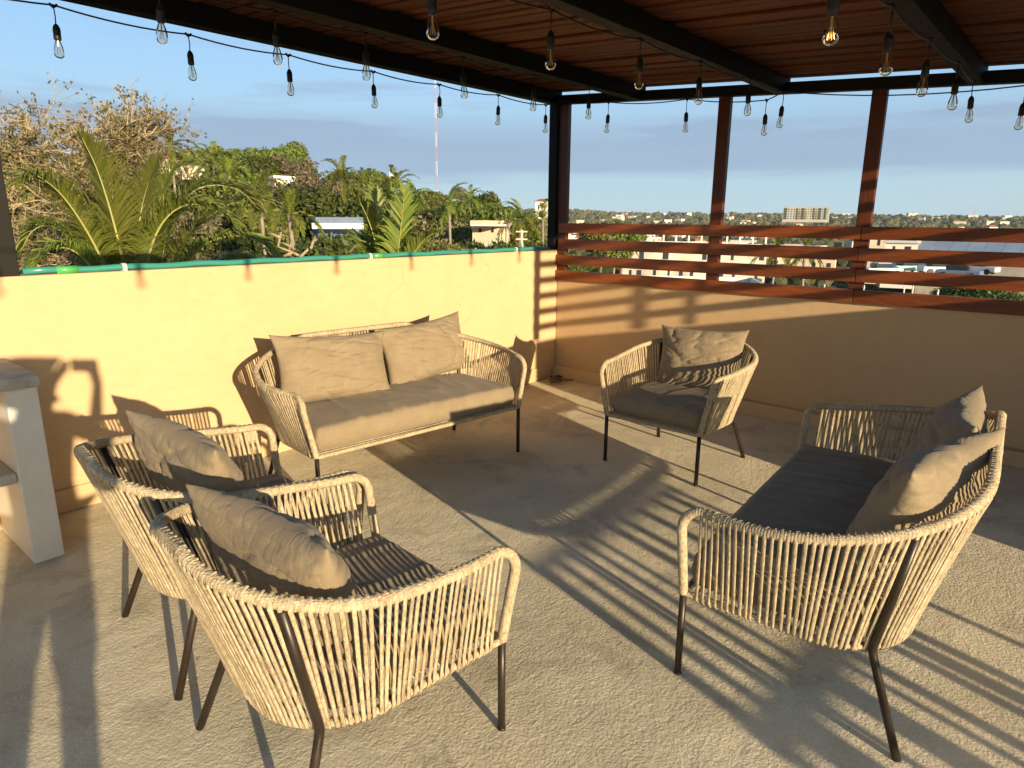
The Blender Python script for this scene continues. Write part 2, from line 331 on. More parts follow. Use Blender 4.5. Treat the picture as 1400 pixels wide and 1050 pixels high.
# boards, along Y, laid on the joists with small gaps
bl = 4.95; bmeshes = []
for k in range(4):
    b = MB(); w = .066 + .003 * k; b.box(-w / 2, w / 2, -bl / 2, bl / 2, 0, .02); me = b.mesh('board', M_board); bevel(me, .004, 1); bmeshes.append(me)
x = XC + .04; sl = math.atan(K)
while x > .9:
    o = link('board', rng.choice(bmeshes), per); yc = 4.42 - bl / 2
    o.location = Vector((x, yc, rz(yc, .113 + rng.choice((0, .003, .009, .014))))) - Vector(per.location); o.rotation_euler = (sl, rng.uniform(-.02, .02), rng.uniform(-.0006, .0006)); x -= .091
rs = MB(); yc = 4.42 - bl / 2; rs.box(-2.36, 2.36, -bl / 2, bl / 2, 0, .012); me = rs.mesh('roof_sheet', mat('dark_roof_sheet', (.05, .03, .02), .8))
o = link('roof_sheet', me, per); o.location = Vector((3.24, yc, rz(yc, .16))) - Vector(per.location); o.rotation_euler = (sl, 0, 0)

# green pipe on the left wall
pp = thing('green_pipe', 'blue green plastic water pipe lying along the top of the yellow left wall', 'pipe', (1.0, YC + .02, 1.322))
b = MB(); N = 40; b.tube([(.02 + 4.41 * i / N, .006 * math.sin(i * .9), .0035 * math.sin(i * 1.7) + .001) for i in range(N + 1)], .0165, 12); link('pipe_run', b.mesh('pipe', M_pipe, True), pp)
for xx in (.22, 2.3): b = MB(); b.tube([(xx - .05, 0, 0), (xx + .05, 0, 0)], .021, 12); link('pipe_joiner', b.mesh('joiner', M_pipe2, True), pp)
for xx in (.50, 2.22, 3.92):
    b = MB(); b.tube([(xx - .011, 0, 0), (xx + .011, 0, 0)], .0235, 12); b.box(xx - .008, xx + .008, -.03, -.0, -.022, -.016); link('pipe_clip', b.mesh('clip', M_clip), pp)

# concrete counter at left
ct = thing('masonry_counter', 'white painted concrete counter with bare grey top against the left wall', 'counter', (.8, 3.6, 0))
child_box('leg', ct, .737, .862, 3.585, YC - .02, 0, .845, M_white, .006)
child_box('counter_top', ct, -1.2, .872, 3.565, YC - .018, .846, .902, M_grayc, .008)
child_box('shelf', ct, -1.1, .735, 3.62, YC - .02, .40, .45, M_grayc, .006)
child_box('leg', ct, -1.2, -1.08, 3.585, YC - .02, 0, .845, M_white, .006)

# ------------------------------------------------------------------ rope furniture
SH = dict(yf=.379, zj=.326, fl=.058, hf=.670, flb=.091, yb=.429, R=.355, hb=.815, bb=-.011, ybb=.282, Rb=.259, fc=-.003, fd=.323, gam=1.603)
SOFA = dict(SH, R=.471, yb=.433, hb=.855, flb=.121, fc=-.019)
def resample(pts, step=None, n=None):
    pts = np.array(pts, float); d = np.r_[0, np.cumsum(np.linalg.norm(np.diff(pts, axis=0), axis=1))]
    if n is None: n = max(2, int(round(d[-1] / step)) + 1)
    t = np.linspace(0, d[-1], n); return np.stack([np.interp(t, d, pts[:, k]) for k in range(3)], 1)
def plan(w0, y0, w1, yb, Rr, n=14):
    Rx = min(Rr, w1); pts = []
    for t in np.linspace(0, 1, n): pts.append((w0 + (w1 - w0) * math.sin(t * math.pi / 2), y0 + (-yb + Rr - y0) * t))
    for t in np.linspace(0, math.pi / 2, n)[1:]: pts.append((w1 - Rx + Rx * math.cos(t), -yb + Rr - Rr * math.sin(t)))
    for t in np.linspace(0, 1, n)[1:]: pts.append(((w1 - Rx) * (1 - t), -yb))
    return np.array(pts)
def seat_shape(s, a):
    cr = .075
    pl = plan(a + s['fl'], s['yf'] - cr, a + s['flb'], s['yb'], s['R'])
    Lc = np.r_[0, np.cumsum(np.hypot(*np.diff(pl, axis=0).T))]; cend = Lc[27]
    z = s['hf'] + (s['hb'] - s['hf']) * np.clip(Lc / cend, 0, 1) ** s['gam']
    rim = np.c_[pl, z]
    J = np.array([a, s['yf'], s['zj']]); T = np.array([a + s['fl'], s['yf'], s['hf'] - cr])
    ris = [J + (T - J) * t for t in np.linspace(0, 1, 8)]
    arc = [np.array([a + s['fl'], s['yf'] - cr + cr * math.cos(t), s['hf'] - cr + cr * math.sin(t)]) for t in np.linspace(0, math.pi / 2, 9)[1:]]
    pb = plan(a, s['yf'], a + s['bb'], s['ybb'], s['Rb'])
    base = np.c_[pb, s['zj'] - .02 * np.sin(np.linspace(0, math.pi / 2, len(pb)))]
    return np.array(ris), np.array(arc), rim, base
def mirx(p): q = np.array(p, float).copy(); q[:, 0] *= -1; return q[::-1]
def coil_tube(path, r, step, pitch, name, n=9, amp=.16):
    path = resample(path, step); pts = [Vector(p) for p in path]; N = len(pts); vs = []; u = None; s = 0
    for i in range(N):
        t = (pts[min(i + 1, N - 1)] - pts[max(i - 1, 0)]).normalized()
        if u is None: u = t.cross(Vector((.3, .1, 1))).normalized()
        u = (u - t * u.dot(t)).normalized(); w = t.cross(u); s += step
        for k in range(n):
            an = 2 * math.pi * k / n; ph = s / pitch * math.pi + an * .5
            rr = r * (1 - amp + amp * 1.25 * abs(math.sin(ph)) + .018 * noise.noise(pts[i] * 25))
            vs.append(pts[i] + (u * math.cos(an) + w * math.sin(an)) * rr)
    fs = [(i * n + k, i * n + (k + 1) % n, (i + 1) * n + (k + 1) % n, (i + 1) * n + k) for i in range(N - 1) for k in range(n)] + [tuple(range(n))[::-1], tuple((N - 1) * n + k for k in range(n))]
    return mesh_from(name, vs, fs, M_wrap, True)
def strand_mesh(A, B, out, wdt=.0155, th=.0055, tw=0):
    """a flat cord from A on the rim to B on the lower rail, wrapped over both; out = outward direction"""
    A, B, out = Vector(A), Vector(B), Vector(out).normalized(); d = (B - A).normalized(); side = d.cross(out).normalized(); out = side.cross(d)
    path = [A - out * .011 + Vector((0, 0, .0115)), A + out * .004 + Vector((0, 0, .0158)), A + out * .0143 + Vector((0, 0, .009)), A + out * .0162 - Vector((0, 0, .006))]
    for t in (.12, .38, .62, .88): path.append(A.lerp(B, t) + out * (.0165 - .006 * t))
    path += [B + out * .0135 + Vector((0, 0, .0)), B + out * .004 - Vector((0, 0, .0155)), B - out * .012 - Vector((0, 0, .009))]
    vs = []; n = len(path)
    for i, p in enumerate(path):
        t = (path[min(i + 1, n - 1)] - path[max(i - 1, 0)]).normalized(); o2 = side.cross(t).normalized(); a = tw * (i / (n - 1) - .5)
        s2 = (side * math.cos(a) + o2 * math.sin(a)); o2 = t.cross(s2).normalized() * (1 if t.cross(s2).dot(o2) > 0 else -1)
        for u, w in ((-.5, -.2), (-.32, .5), (.32, .5), (.5, -.2), (.3, -.5), (-.3, -.5)): vs.append(p + s2 * (u * wdt) + o2 * (w * th))
    fs = [(i * 6 + k, i * 6 + (k + 1) % 6, (i + 1) * 6 + (k + 1) % 6, (i + 1) * 6 + k) for i in range(n - 1) for k in range(6)]
    return mesh_from('rope_strand', vs, fs, M_rope, True)
def cushion_mesh(name, hw, y0, y1, z0, z1, m, seed, backr=.1, wr=1.0):
    """rounded seat cushion: plan is the seat outline, top gently crowned and wrinkled"""
    nx = int(hw * 2 / .014); ny = int((y1 - y0) / .014); rnd = random.Random(seed); vs = []; fs = []
    ph = [rnd.uniform(0, 6.3) for _ in range(6)]
    def wr_f(x, y):
        n = noise.noise(Vector((x * 3 + seed, y * 2.2, 0))) ; v = 0
        f1 = noise.noise(Vector((x * 5.2 + seed * 3, y * 1.1 + .2 * math.sin(3 * x), 2))); v += (1 - abs(f1) * 2.2) ** 5 * .011 if abs(f1) < .45 else 0
        f2 = noise.noise(Vector((x * 16 + y * 3 * math.sin(x * 2), y * 2.2 + seed, 7))); v += .005 * f2
        f3 = noise.noise(Vector((x * 30, y * 4 + seed, 9))); v += .0015 * f3
        return (v + .006 * n) * wr
    def edge(u, k): return (1 - abs(u) ** k) ** (1 / k)
    for top in (1, 0):
        for i in range(nx + 1):
            for j in range(ny + 1):
                u = -1 + 2 * i / nx; v = -1 + 2 * j / ny; 
                # superellipse squash of the corners
                r = (abs(u) ** 30 + abs(v) ** 30) ** (1 / 30) if (u or v) else 1; mx = max(abs(u), abs(v), 1e-6)
                uu, vv = u * mx / r, v * mx / r
                if vv < 0: # round back corners more
                    r2 = (abs(u) ** 6 + abs(v) ** 6) ** (1 / 6); k = min(1, -v * 1.3); uu = uu * (1 - k) + u * mx / r2 * k; vv = vv * (1 - k) + v * mx / r2 * k
                e = max(abs(u), abs(v)); de = min((1 - abs(u)) * hw, (1 - abs(v)) * (y1 - y0) / 2); prof = (1 - max(0, 1 - de / .04) ** 2.8) ** .5 if de > 1e-6 else 0
                x = uu * hw; y = (y0 + y1) / 2 + vv * (y1 - y0) / 2
                inset = 1
                zc = (z0 + z1) / 2; h = (z1 - z0) / 2
                if top: z = zc + h * prof + (.012 * (1 - u * u) * (1 - v * v) + wr_f(x, y)) * min(1, (1 - e) * 8)
                else: z = zc - h * prof
                bul = 1 + .0 * e
                vs.append((x * bul, y, z))
    n1 = (nx + 1) * (ny + 1)
    for i in range(nx):
        for j in range(ny):
            a = i * (ny + 1) + j; q = (a, a + ny + 1, a + ny + 2, a + 1); fs.append(q); fs.append(tuple(n1 + k for k in q[::-1]))
    me = mesh_from(name, vs, fs, m, True); bm = bmesh.new(); bm.from_mesh(me); bmesh.ops.remove_doubles(bm, verts=bm.verts, dist=1e-5); bmesh.ops.recalc_face_normals(bm, faces=bm.faces); bm.to_mesh(me); bm.free(); return me
def pillow_mesh(w, h, T, seed, m=None, wr=1.0, sag=.0):
    nx, ny = int(w / .0075), int(h / .0075); vs = []; fs = []; rnd = random.Random(seed)
    ctr = [(rnd.uniform(-.35, .35), rnd.uniform(-.9, -.3)), (rnd.uniform(-.5, .5), rnd.uniform(.5, 1.0))]
    dirs = rnd.uniform(-.7, .7)
    for side in (1, -1):
        for i in range(nx + 1):
            for j in range(ny + 1):
                u = -1 + 2 * i / nx; v = -1 + 2 * j / ny
                cu, cv = 1 - .10 * (1 - v * v) , 1 - .10 * (1 - u * u)   # concave edges leave pointed corners
                x = u * w / 2 * (1 - .10 * (1 - abs(v) ** 2.2) * abs(u) ** 2); y = v * h / 2 * (1 - .12 * (1 - abs(u) ** 2.2) * abs(v) ** 2)
                eu, ev = 1 - abs(u) ** 2.6, 1 - abs(v) ** 2.6
                t = max(eu * ev, 0) ** .52; low = 1 + sag * (-v) * .6
                z = T / 2 * t * low
                # creases: long ridges fanning across the face, short gathers at the seams
                q = Vector((x * (3 + 5 * dirs) + y * 9, y * 3 - x * 9 * dirs, seed * 1.7 + side)); c1 = noise.noise(q * .55)
                rid = max(0, 1 - abs(c1) * 4.2) ** 2
                c2 = noise.noise(Vector((x * 5 + seed, y * 17 + 6 * x * dirs, side * 3.0))); rid2 = max(0, 1 - abs(c2) * 3.4) ** 2
                g = noise.noise(Vector((math.atan2(v, u) * 7 + seed, seed, side))) * max(abs(u), abs(v)) ** 4
                lump = noise.noise(Vector((x * 4, y * 4, seed + side * 5)))
                env = min(1, t * 2.0)
                c3 = noise.noise(Vector((x * 10 * dirs + y * 30, x * 3, seed * 2.3 + side))); rid3 = max(0, 1 - abs(c3) * 3.0) ** 2
                z += (-.011 * rid - .008 * rid2 - .0045 * rid3 + .008 * lump + .008 * g * (1 - max(abs(u), abs(v)) ** 12)) * env * wr
                bend = -.03 * u * u
                vs.append((x, y, side * z + bend * .6))
    n1 = (nx + 1) * (ny + 1)
    for i in range(nx):
        for j in range(ny):
            a = i * (ny + 1) + j; q = (a, a + ny + 1, a + ny + 2, a + 1); fs.append(q); fs.append(tuple(n1 + k for k in q[::-1]))
    me = mesh_from('throw_pillow', vs, fs, m or M_pillow, True); bm = bmesh.new(); bm.from_mesh(me); bmesh.ops.remove_doubles(bm, verts=bm.verts, dist=1e-4)
    bmesh.ops.recalc_face_normals(bm, faces=bm.faces)
    for v in bm.verts: pass
    bm.to_mesh(me); bm.free(); return me
def make_seat(name, label, cat, s, a, seed, group=None, nslat=None):
    root = thing(name, label, cat, group=group); rnd = random.Random(seed)
    ris, arc, rim, base = seat_shape(s, a)
    half = np.vstack([ris, arc, rim]); full = np.vstack([mirx(half)[::-1][:-1][::1] if False else half[:-1], mirx(half)])
    link('rim', coil_tube(full, .0172, .0027, .0095, 'rim', 11, amp=.11), root)
    bfull = np.vstack([base[:-1], mirx(base)]); bfull = np.vstack([bfull])
    link('lower_rail', coil_tube(bfull, .0125, .006, .014, 'lower_rail', 8), root)
    link('front_rail', coil_tube([(-a, s['yf'], s['zj']), (a, s['yf'], s['zj'])], .0125, .0027, .0095, 'front_rail', 8), root)
    # strands, evenly spaced along the rim, their feet evenly spaced along the lower rail
    rr = np.vstack([rim[:-1], mirx(rim)]); L = np.linalg.norm(np.diff(rr, axis=0), axis=1).sum(); n = int(L / .0222)
    top = resample(rr, n=n + 1); b2 = np.vstack([base[:-1], mirx(base)]); b2[:, 1] = np.minimum(b2[:, 1], s['yf'] - .012)
    bot = resample(b2, n=n + 1); bfine = resample(b2, n=1200)
    for i in range(0, n + 1):
        j = int(np.argmin(((bfine[:, :2] - top[i][None, :2] * np.array([1, 1])) ** 2).sum(1))); u_ = .72 * (j / (len(bfine) - 1)) + .28 * (i / n)
        A, B = top[i], bfine[int(round(u_ * (len(bfine) - 1)))]; d = top[min(i + 1, n)] - top[max(i - 1, 0)]; out = np.array([d[1], -d[0], 0])
        if out @ np.array([A[0], A[1] + .05, 0]) < 0: out = -out
        e = .0025 if i % 11 else .007; A = A + d / np.linalg.norm(d) * rnd.uniform(-e, e); db = bot[min(i + 1, n)] - bot[max(i - 1, 0)]; B = B + db / np.linalg.norm(db) * rnd.uniform(-e * 1.2, e * 1.2)
        link('rope_strand', strand_mesh(A, B, out, rnd.uniform(.0118, .0142), .0048, rnd.gauss(0, .45)), root)
    # seat webbing
    nw = 22
    wm = MB()
    for k in range(nw):
        y = -s['ybb'] + .03 + (s['yf'] + s['ybb'] - .05) * k / (nw - 1); hwid = a - (.02 if y > -.05 else .02 + .55 * (-.05 - y))
        wm.tube([(-hwid, y, s['zj'] + .012), (0, y, s['zj'] + .004), (hwid, y, s['zj'] + .012)], .0055, 6)
    o = link('seat_webbing', wm.mesh('seat_webbing', M_wrap, True), root); 
    # legs
    for sg in (1, -1):
        b = MB(); b.tube([(sg * a, s['yf'], s['zj'] + .01), (sg * a, s['yf'], .004)], .0125, 12); b.tube([(sg * a, s['yf'], .008), (sg * a, s['yf'], 0)], .0138, 12); link('leg', b.mesh('leg', M_leg, True), root)
        ck = 19; A = np.array(rim[ck]); B = np.array(base[ck]); Fp = np.array([a + s['fc'], -s['fd'], 0.0])
        o2 = np.array([.7, -.7, 0]); A = A + o2 * .010 - np.array([0, 0, .012]); B = B + o2 * .022
        k1 = B + (A - B) / np.linalg.norm(A - B) * .025; k2 = B + (Fp - B) / np.linalg.norm(Fp - B) * .025
        pts = [A, A * .5 + B * .5 + o2 * .002, k1] + [k1 * (1 - t) ** 2 + 2 * t * (1 - t) * B + k2 * t * t for t in (.25, .5, .75)] + [k2, Fp]
        pts = [(sg * p[0], p[1], p[2]) for p in pts]; b = MB(); b.tube(pts, .0132, 12); link('leg', b.mesh('leg', M_leg, True), root)
    # seat frame under the cushion
    b = MB(); b.box(-a + .02, a - .02, -.02, .0, s['zj'] - .03, s['zj'] - .006); link('cross_bar', b.mesh('cross_bar', M_leg), root)
    zc = s['zj'] + .018
    link('seat_cushion', cushion_mesh('seat_cushion', a - .012, -.22 if a < .5 else -.275, s['yf'] - .004, zc, zc + (.122 if a < .5 else .137), M_seat if a < .5 else M_pillow if 'light' in label else M_seat, seed), root)
    return root
def seat_at(o, x, y, deg): o.location = (x, y, 0); o.rotation_euler = (0, 0, R(deg))
def pillow(label, c, facing, lean, w, h, T, seed, roll=0, group='back pillows on the rope seats', wr=1.0, sag=.25):
    """c = centre; facing = compass angle of the pillow's front (degrees from +X); lean = tilt back"""
    me = pillow_mesh(w, h, T, seed, None, wr, sag)
    o = thing('throw_pillow', label, 'pillow', c, group=group, data=me)
    fr = Vector((math.cos(R(facing)), math.sin(R(facing)), 0)); up = Vector((0, 0, 1)); side = up.cross(fr)
    Mx = Matrix((side, up, fr)).transposed().to_4x4()          # local x -> side, y -> up, z -> front
    o.matrix_world = Matrix.Translation(c) @ Mx @ Matrix.Rotation(R(-lean), 4, 'X') @ Matrix.Rotation(R(roll), 4, 'Z'); return o
ch = make_seat('rope_armchair', 'beige rope armchair nearest the camera, seen from its back', 'armchair', SH, .338, 3, 'beige rope armchairs on the terrace')
seat_at(ch, 1.045, 1.594, -95.3)
c2 = copy_tree(ch, None, 'beige rope armchair half hidden behind the nearest one, beside the white counter'); seat_at(c2, 1.128, 2.44, -96.6)
c4 = copy_tree(ch, None, 'beige rope armchair standing alone by the right wall under the slat railing'); seat_at(c4, 4.104, 1.996, 88.3)
sl_ = make_seat('rope_sofa', 'two seat beige rope sofa with sunlit light cushion against the left wall', 'sofa', SOFA, .7636, 5, 'beige rope sofas on the terrace')
seat_at(sl_, 2.754, 3.363, 173.9)
sr_ = make_seat('rope_sofa', 'two seat beige rope sofa at the right with its seat in shadow', 'sofa', SOFA, .7636, 6, 'beige rope sofas on the terrace')
seat_at(sr_, 2.806, .597, 4.0)
pillow('taupe back pillow in the nearest rope armchair', (.885, 1.585, .65), 3, 20, .66, .44, .22, 11, 0, wr=1.5)
pillow('taupe back pillow in the rope armchair beside the counter', (1.035, 2.43, .67), 2, 20, .66, .44, .21, 12, 2, wr=1.4)
pillow('taupe back pillow leaning in the armchair by the right wall', (4.33, 1.99, .665), 186, 16, .62, .45, .19, 13, 2, wr=1.2)
pillow('left of the two back pillows on the sofa against the left wall', (2.47, 3.59, .675), -97, 17, .80, .45, .20, 14, -4)
pillow('right of the two back pillows on the sofa against the left wall', (3.27, 3.60, .675), -93, 16, .80, .45, .20, 15, 4)
pillow('far back pillow on the shadowed sofa, next to its far arm', (3.07, .34, .695), 95, 16, .74, .48, .25, 16, 0)
pillow('near back pillow on the shadowed sofa, closest to the camera', (2.47, .32, .695), 78, 20, .74, .48, .25, 17, 0, wr=1.4)

# coil of old rope in the corner
cr_ = MB(); pts = []
for i in range(70):
    t = i * .33; pts.append((.075 * math.cos(t) * (1 + .15 * math.sin(i * .7)), .05 * math.sin(t) * (1 + .2 * math.sin(i * .5)), .015 + .0009 * i + .006 * math.sin(i * 1.3)))
cr_.tube(pts, .008, 6); cr_.tube([(.05, .02, .03), (.12, -.03, .02), (.2, -.06, .012), (.26, -.02, .01)], .008, 6)
thing('rope_coil', 'small tangled coil of brown rope on the floor in the wall corner', 'rope coil', (5.28, 3.93, .0), data=cr_.mesh('coil', m_plain('brown_rope', (.16, .105, .06), .9, .35, 30), True))

# ------------------------------------------------------------------ string lights
def socket_unit():
    s = MB(); s.lathe([(.0, .0), (.0165, .0), (.0175, -.012), (.0165, -.03), (.0175, -.034), (.0165, -.052), (.0135, -.055), (0, -.056)], n=14)
    s.lathe([(.003, .022), (.010, .016), (.0155, .004), (.0165, 0)], n=14)
    g = MB(); prof = [(.0115, -.056), (.0150, -.062), (.0210, -.078), (.0265, -.098), (.0285, -.114), (.0275, -.128), (.0215, -.140), (.011, -.146), (.0, -.1475)]
    g.lathe([(r * .86, -.056 + (z + .056) * .9) for r, z in prof], n=18)
    fi = MB(); fi.tube([(0, 0, -.056), (0, 0, -.085)], .0035, 8); fi.tube([(0, 0, -.085), (0, 0, -.118)], .0009, 5)
    for k in range(6):
        a = k * math.pi / 3; fi.tube([(.004 * math.cos(a), .004 * math.sin(a), -.084), (.011 * math.cos(a), .011 * math.sin(a), -.122)], .0007, 4)
    return s.mesh('socket', M_black, True), g.mesh('glass_bulb', M_glass, True), fi.mesh('filament', M_brass)
ME_sock, ME_bulb, ME_fil = socket_unit()
def string_lights(label, bulbs, ends, axis, coords, drop=.105):
    """bulbs: list of knot positions; a sagging cable links them"""
    root = thing('string_lights', label, 'string lights', bulbs[0], group='string lights under the pergola'); o0 = Vector(bulbs[0])
    chain = [ends[0]] + bulbs + [ends[1]]; cab = MB(); pts = []
    for A, B in zip(chain[:-1], chain[1:]):
        A, B = Vector(A), Vector(B); sag = .028 * (B - A).length
        for k in range(8): t = k / 8; pts.append(A.lerp(B, t) - Vector((0, 0, sag * 4 * t * (1 - t))) - o0)
    pts.append(Vector(chain[-1]) - o0); cab.tube(pts, .0045, 6)
    for p in bulbs:
        q = Vector(p) - o0; cab.tube([q + Vector((-.018, 0, .004)), q + Vector((0, 0, -.01)), q + Vector((.018, 0, .004))], .0075, 6); cab.tube([q, q + Vector((rng.uniform(-.004, .004), rng.uniform(-.004, .004), -drop * .5)), q - Vector((0, 0, drop - .02))], .0028, 6)
    link('cable', cab.mesh('cable', M_black, True), root)
    for p in bulbs:
        s = link('lamp_socket', ME_sock, root); s.location = Vector(p) - o0 - Vector((0, 0, drop)); s.rotation_euler = (rng.uniform(-.05, .05), rng.uniform(-.05, .05), rng.uniform(0, 3))
        link('glass_bulb', ME_bulb, s); link('filament', ME_fil, s)
DZ = .155 - .035 + .17      # from the middle of the glass up to the knot
def kn(x, y, z): return (x, y, z + .195)
string_lights('string of bulbs along the outer roof edge above the left wall', [kn(-1.4, 4.1, 2.41), kn(-.72, 4.1, 2.41), kn(-.04, 4.1, 2.41), kn(.64, 4.1, 2.41), kn(1.31, 4.1, 2.413), kn(1.97, 4.1, 2.406), kn(2.60, 4.1, 2.407), kn(3.27, 4.1, 2.412), kn(3.91, 4.1, 2.417), kn(4.60, 4.1, 2.431), kn(5.26, 4.1, 2.432)], [(-2, 4.12, 2.7), (5.5, 4.08, 2.69)], 0, None)
string_lights('string of bulbs hung along the first black joist in from the left wall', [kn(.05, 3.25, 2.38), kn(.75, 3.25, 2.38), kn(1.45, 3.25, 2.382), kn(2.0, 3.25, 2.385), kn(2.547, 3.25, 2.392), kn(3.31, 3.25, 2.394), kn(4.03, 3.25, 2.401), kn(4.72, 3.25, 2.42)], [(-.6, 3.25, 2.65), (5.45, 3.25, 2.62)], 0, None)
string_lights('string of bulbs hung along the middle black joist', [kn(-.2, 1.99, 2.28), kn(.5, 1.99, 2.285), kn(1.2, 1.99, 2.285), kn(1.87, 1.99, 2.288), kn(2.58, 1.99, 2.296), kn(3.35, 1.99, 2.319), kn(4.05, 1.99, 2.326), kn(4.80, 1.99, 2.345)], [(-.9, 2.0, 2.55), (5.45, 2.0, 2.545)], 0, None)
string_lights('string of bulbs nearest the camera along the last joist at right', [kn(1.0, .74, 2.17), kn(1.68, .74, 2.175), kn(2.37, .74, 2.178), kn(3.07, .74, 2.193), kn(3.79, .74, 2.211), kn(4.58, .74, 2.243), kn(5.3, .76, 2.255)], [(.3, .74, 2.46), (5.46, .74, 2.47)], 0, None)
string_lights('string of bulbs along the end beam above the slat railing', [kn(5.42, 3.52, 2.418), kn(5.42, 2.76, 2.368), kn(5.42, 2.10, 2.295), kn(5.42, 1.98, 2.343 + .0), kn(5.42, .50, 2.22)], [(5.45, 4.1, 2.69), (5.45, -.3, 2.46)], 1, None, .12)
string_lights('string of bulbs behind the camera along the open roof edge', [kn(x, -.46, 2.12) for x in (-.45, .22, .88, 1.56, 2.26, 2.95, 3.6)], [(-1.1, -.45, 2.4), (4.3, -.45, 2.4)], 0, None)

# ------------------------------------------------------------------ behind the camera: what throws the striped shade
ss = thing('slatted_screen', 'tall red brown slatted screen on a low wall behind the camera', 'screen', (4.6, -1.2, 0))
LW = 1.43
child_box('low_wall', ss, 3.66, XC - .005, -1.30, -1.16, 0.001, LW - .02, M_wall)
for k in range(6): child_box('slat', ss, 3.62, XC - .006, -1.155, -1.13, LW + .085 + .155 * k, LW + .155 + .155 * k, M_slat)
child_box('slat', ss, 3.62, XC - .006, -1.155, -1.13, LW + .085 + .155 * 6 - .02, LW + .085 + .155 * 6 + .3, M_slat)
for x, w in ((3.665, .045), (4.265, .022), (4.415, .014)): child_box('post', ss, x - w, x + w, -1.20, -1.158, LW, 2.75, M_post)
pa = thing('shade_stripe_barrier', 'low timber barrier with slats and uneven legs added unseen behind the camera to cast striped shade', 'barrier', (1.7, -2.5, 0))  # added out of view; legs and gaps spaced to throw stripes on the floor
child_box('rail', pa, .98, 2.36, -2.53, -2.50, .80, .83, M_slat)
child_box('rail', pa, .98, 2.36, -2.53, -2.50, .56, .60, M_slat)
x = 1.0
while x < 2.3: w = rng.uniform(.03, .065); child_box('bar', pa, x, x + w, -2.528, -2.504, .602, .798, M_slat); x += w + rng.choice((.06, .08, .12))
for q, w in ((1.75, .035), (1.89, .13), (2.045, .03), (2.19, .11), (2.335, .03), (2.42, .05), (2.60, .045), (2.68, .07), (2.77, .05), (3.05, .035)):
    x = q - .2934 * 2.5; child_box('leg', pa, x - w / 2, x + w / 2, -2.53, -2.505, 0, .60 if q < 3 else .82, M_slat)

# ------------------------------------------------------------------ the photographer (stands right behind the lens; only the shadow is in view)
def skin_mesh(name, verts, edges, m, parent=None, sub=2, root=0):
    me = bpy.data.meshes.new(name); me.from_pydata([v[:3] for v in verts], edges, []); o = link(name, me, parent)
    md = o.modifiers.new('skin', 'SKIN'); me.skin_vertices.new(name='s') if not me.skin_vertices else None
    for i, v in enumerate(verts): me.skin_vertices[0].data[i].radius = (v[3], v[4] if len(v) > 4 else v[3]); me.skin_vertices[0].data[i].use_root = (i == root)
    o.modifiers.new('sub', 'SUBSURF').levels = sub; o.modifiers['sub'].render_levels = sub
    me.materials.append(m); return o
fx, fy = math.cos(YAW), math.sin(YAW); rx_, ry_ = math.sin(YAW), -math.cos(YAW)
def bp(f, r, z): return (fx * f + rx_ * r, fy * f + ry_ * r, z)
M_skin = mat('skin', (.42, .25, .17), .6); M_shirt = m_fabric('dark_blue_shirt', (.05, .07, .11)); M_trs = m_fabric('grey_shorts', (.12, .11, .10)); M_hair = mat('dark_hair', (.02, .014, .01), .6)
ps = thing('person', 'person in dark shirt and grey shorts holding up a phone, seen only by shadow', 'person', bp(-.44, 0, 0))
pl0 = Vector(ps.location)
def rel(v): return (v[0] - pl0.x, v[1] - pl0.y, v[2], *v[3:])
V = []; Ed = []
def addv(f, r, z, *rad, to=None):
    V.append(rel((*bp(f, r, z), *rad))); 
    if to is not None: Ed.append((to, len(V) - 1))
    return len(V) - 1
pel = addv(-.46, 0, .92, .15, .11); wai = addv(-.45, 0, 1.10, .13, .09, to=pel); che = addv(-.44, 0, 1.28, .15, .10, to=wai); nb = addv(-.43, 0, 1.40, .07, to=che)
nk = addv(-.415, 0, 1.46, .052, to=nb); jaw = addv(-.385, 0, 1.52, .062, .07, to=nk); hd = addv(-.395, 0, 1.60, .088, .10, to=jaw); addv(-.405, 0, 1.67, .072, .08, to=hd)
for sg in (1, -1):
    sh = addv(-.44, .165 * sg, 1.37, .055, to=che); el = addv(-.20, .15 * sg, 1.24, .043, to=sh); wr_ = addv(-.08, .125 * sg, 1.50, .026, to=el); pa_ = addv(-.05, .098 * sg, 1.565, .034, .018, to=wr_)
    for k, (dz, ln) in enumerate(((.018, .030), (.004, .036), (-.012, .033), (-.026, .025))):
        a = addv(-.030, (.088 - .002 * k) * sg, 1.59 + dz, .0085, to=pa_); b_ = addv(-.022, (.088 - ln) * sg, 1.602 + dz, .0075, to=a)
    a = addv(-.052, .072 * sg, 1.56, .010, to=pa_); addv(-.046, .045 * sg, 1.575, .008, to=a)
    hp = addv(-.46, .09 * sg, .86, .085, to=pel); kn_ = addv(-.44, .11 * sg, .48, .055, to=hp); ak = addv(-.47, .12 * sg, .09, .035, to=kn_); addv(-.33, .135 * sg, .03, .033, .022, to=ak)
body = skin_mesh('body', V, Ed, M_skin, ps)
nose = MB(); c_ = Vector(bp(-.30, 0, 1.575)) - pl0; nose.tube([c_ + Vector((fx, fy, 0)) * -.02 + Vector((0, 0, .02)), c_ + Vector((fx, fy, 0)) * .006 - Vector((0, 0, .01))], [.006, .012], 8); link('nose', nose.mesh('nose', M_skin, True), ps)
V = []; Ed = []
p_ = addv(-.46, 0, .88, .165, .125); q_ = addv(-.45, 0, 1.10, .145, .105, to=p_); r_ = addv(-.44, 0, 1.29, .165, .115, to=q_); addv(-.43, 0, 1.40, .085, to=r_)
for sg in (1, -1): s_ = addv(-.44, .165 * sg, 1.37, .068, to=r_); addv(-.36, .26 * sg, 1.26, .062, to=s_)
skin_mesh('shirt', V, Ed, M_shirt, ps)
V = []; Ed = []
p_ = addv(-.46, 0, .92, .165, .125)
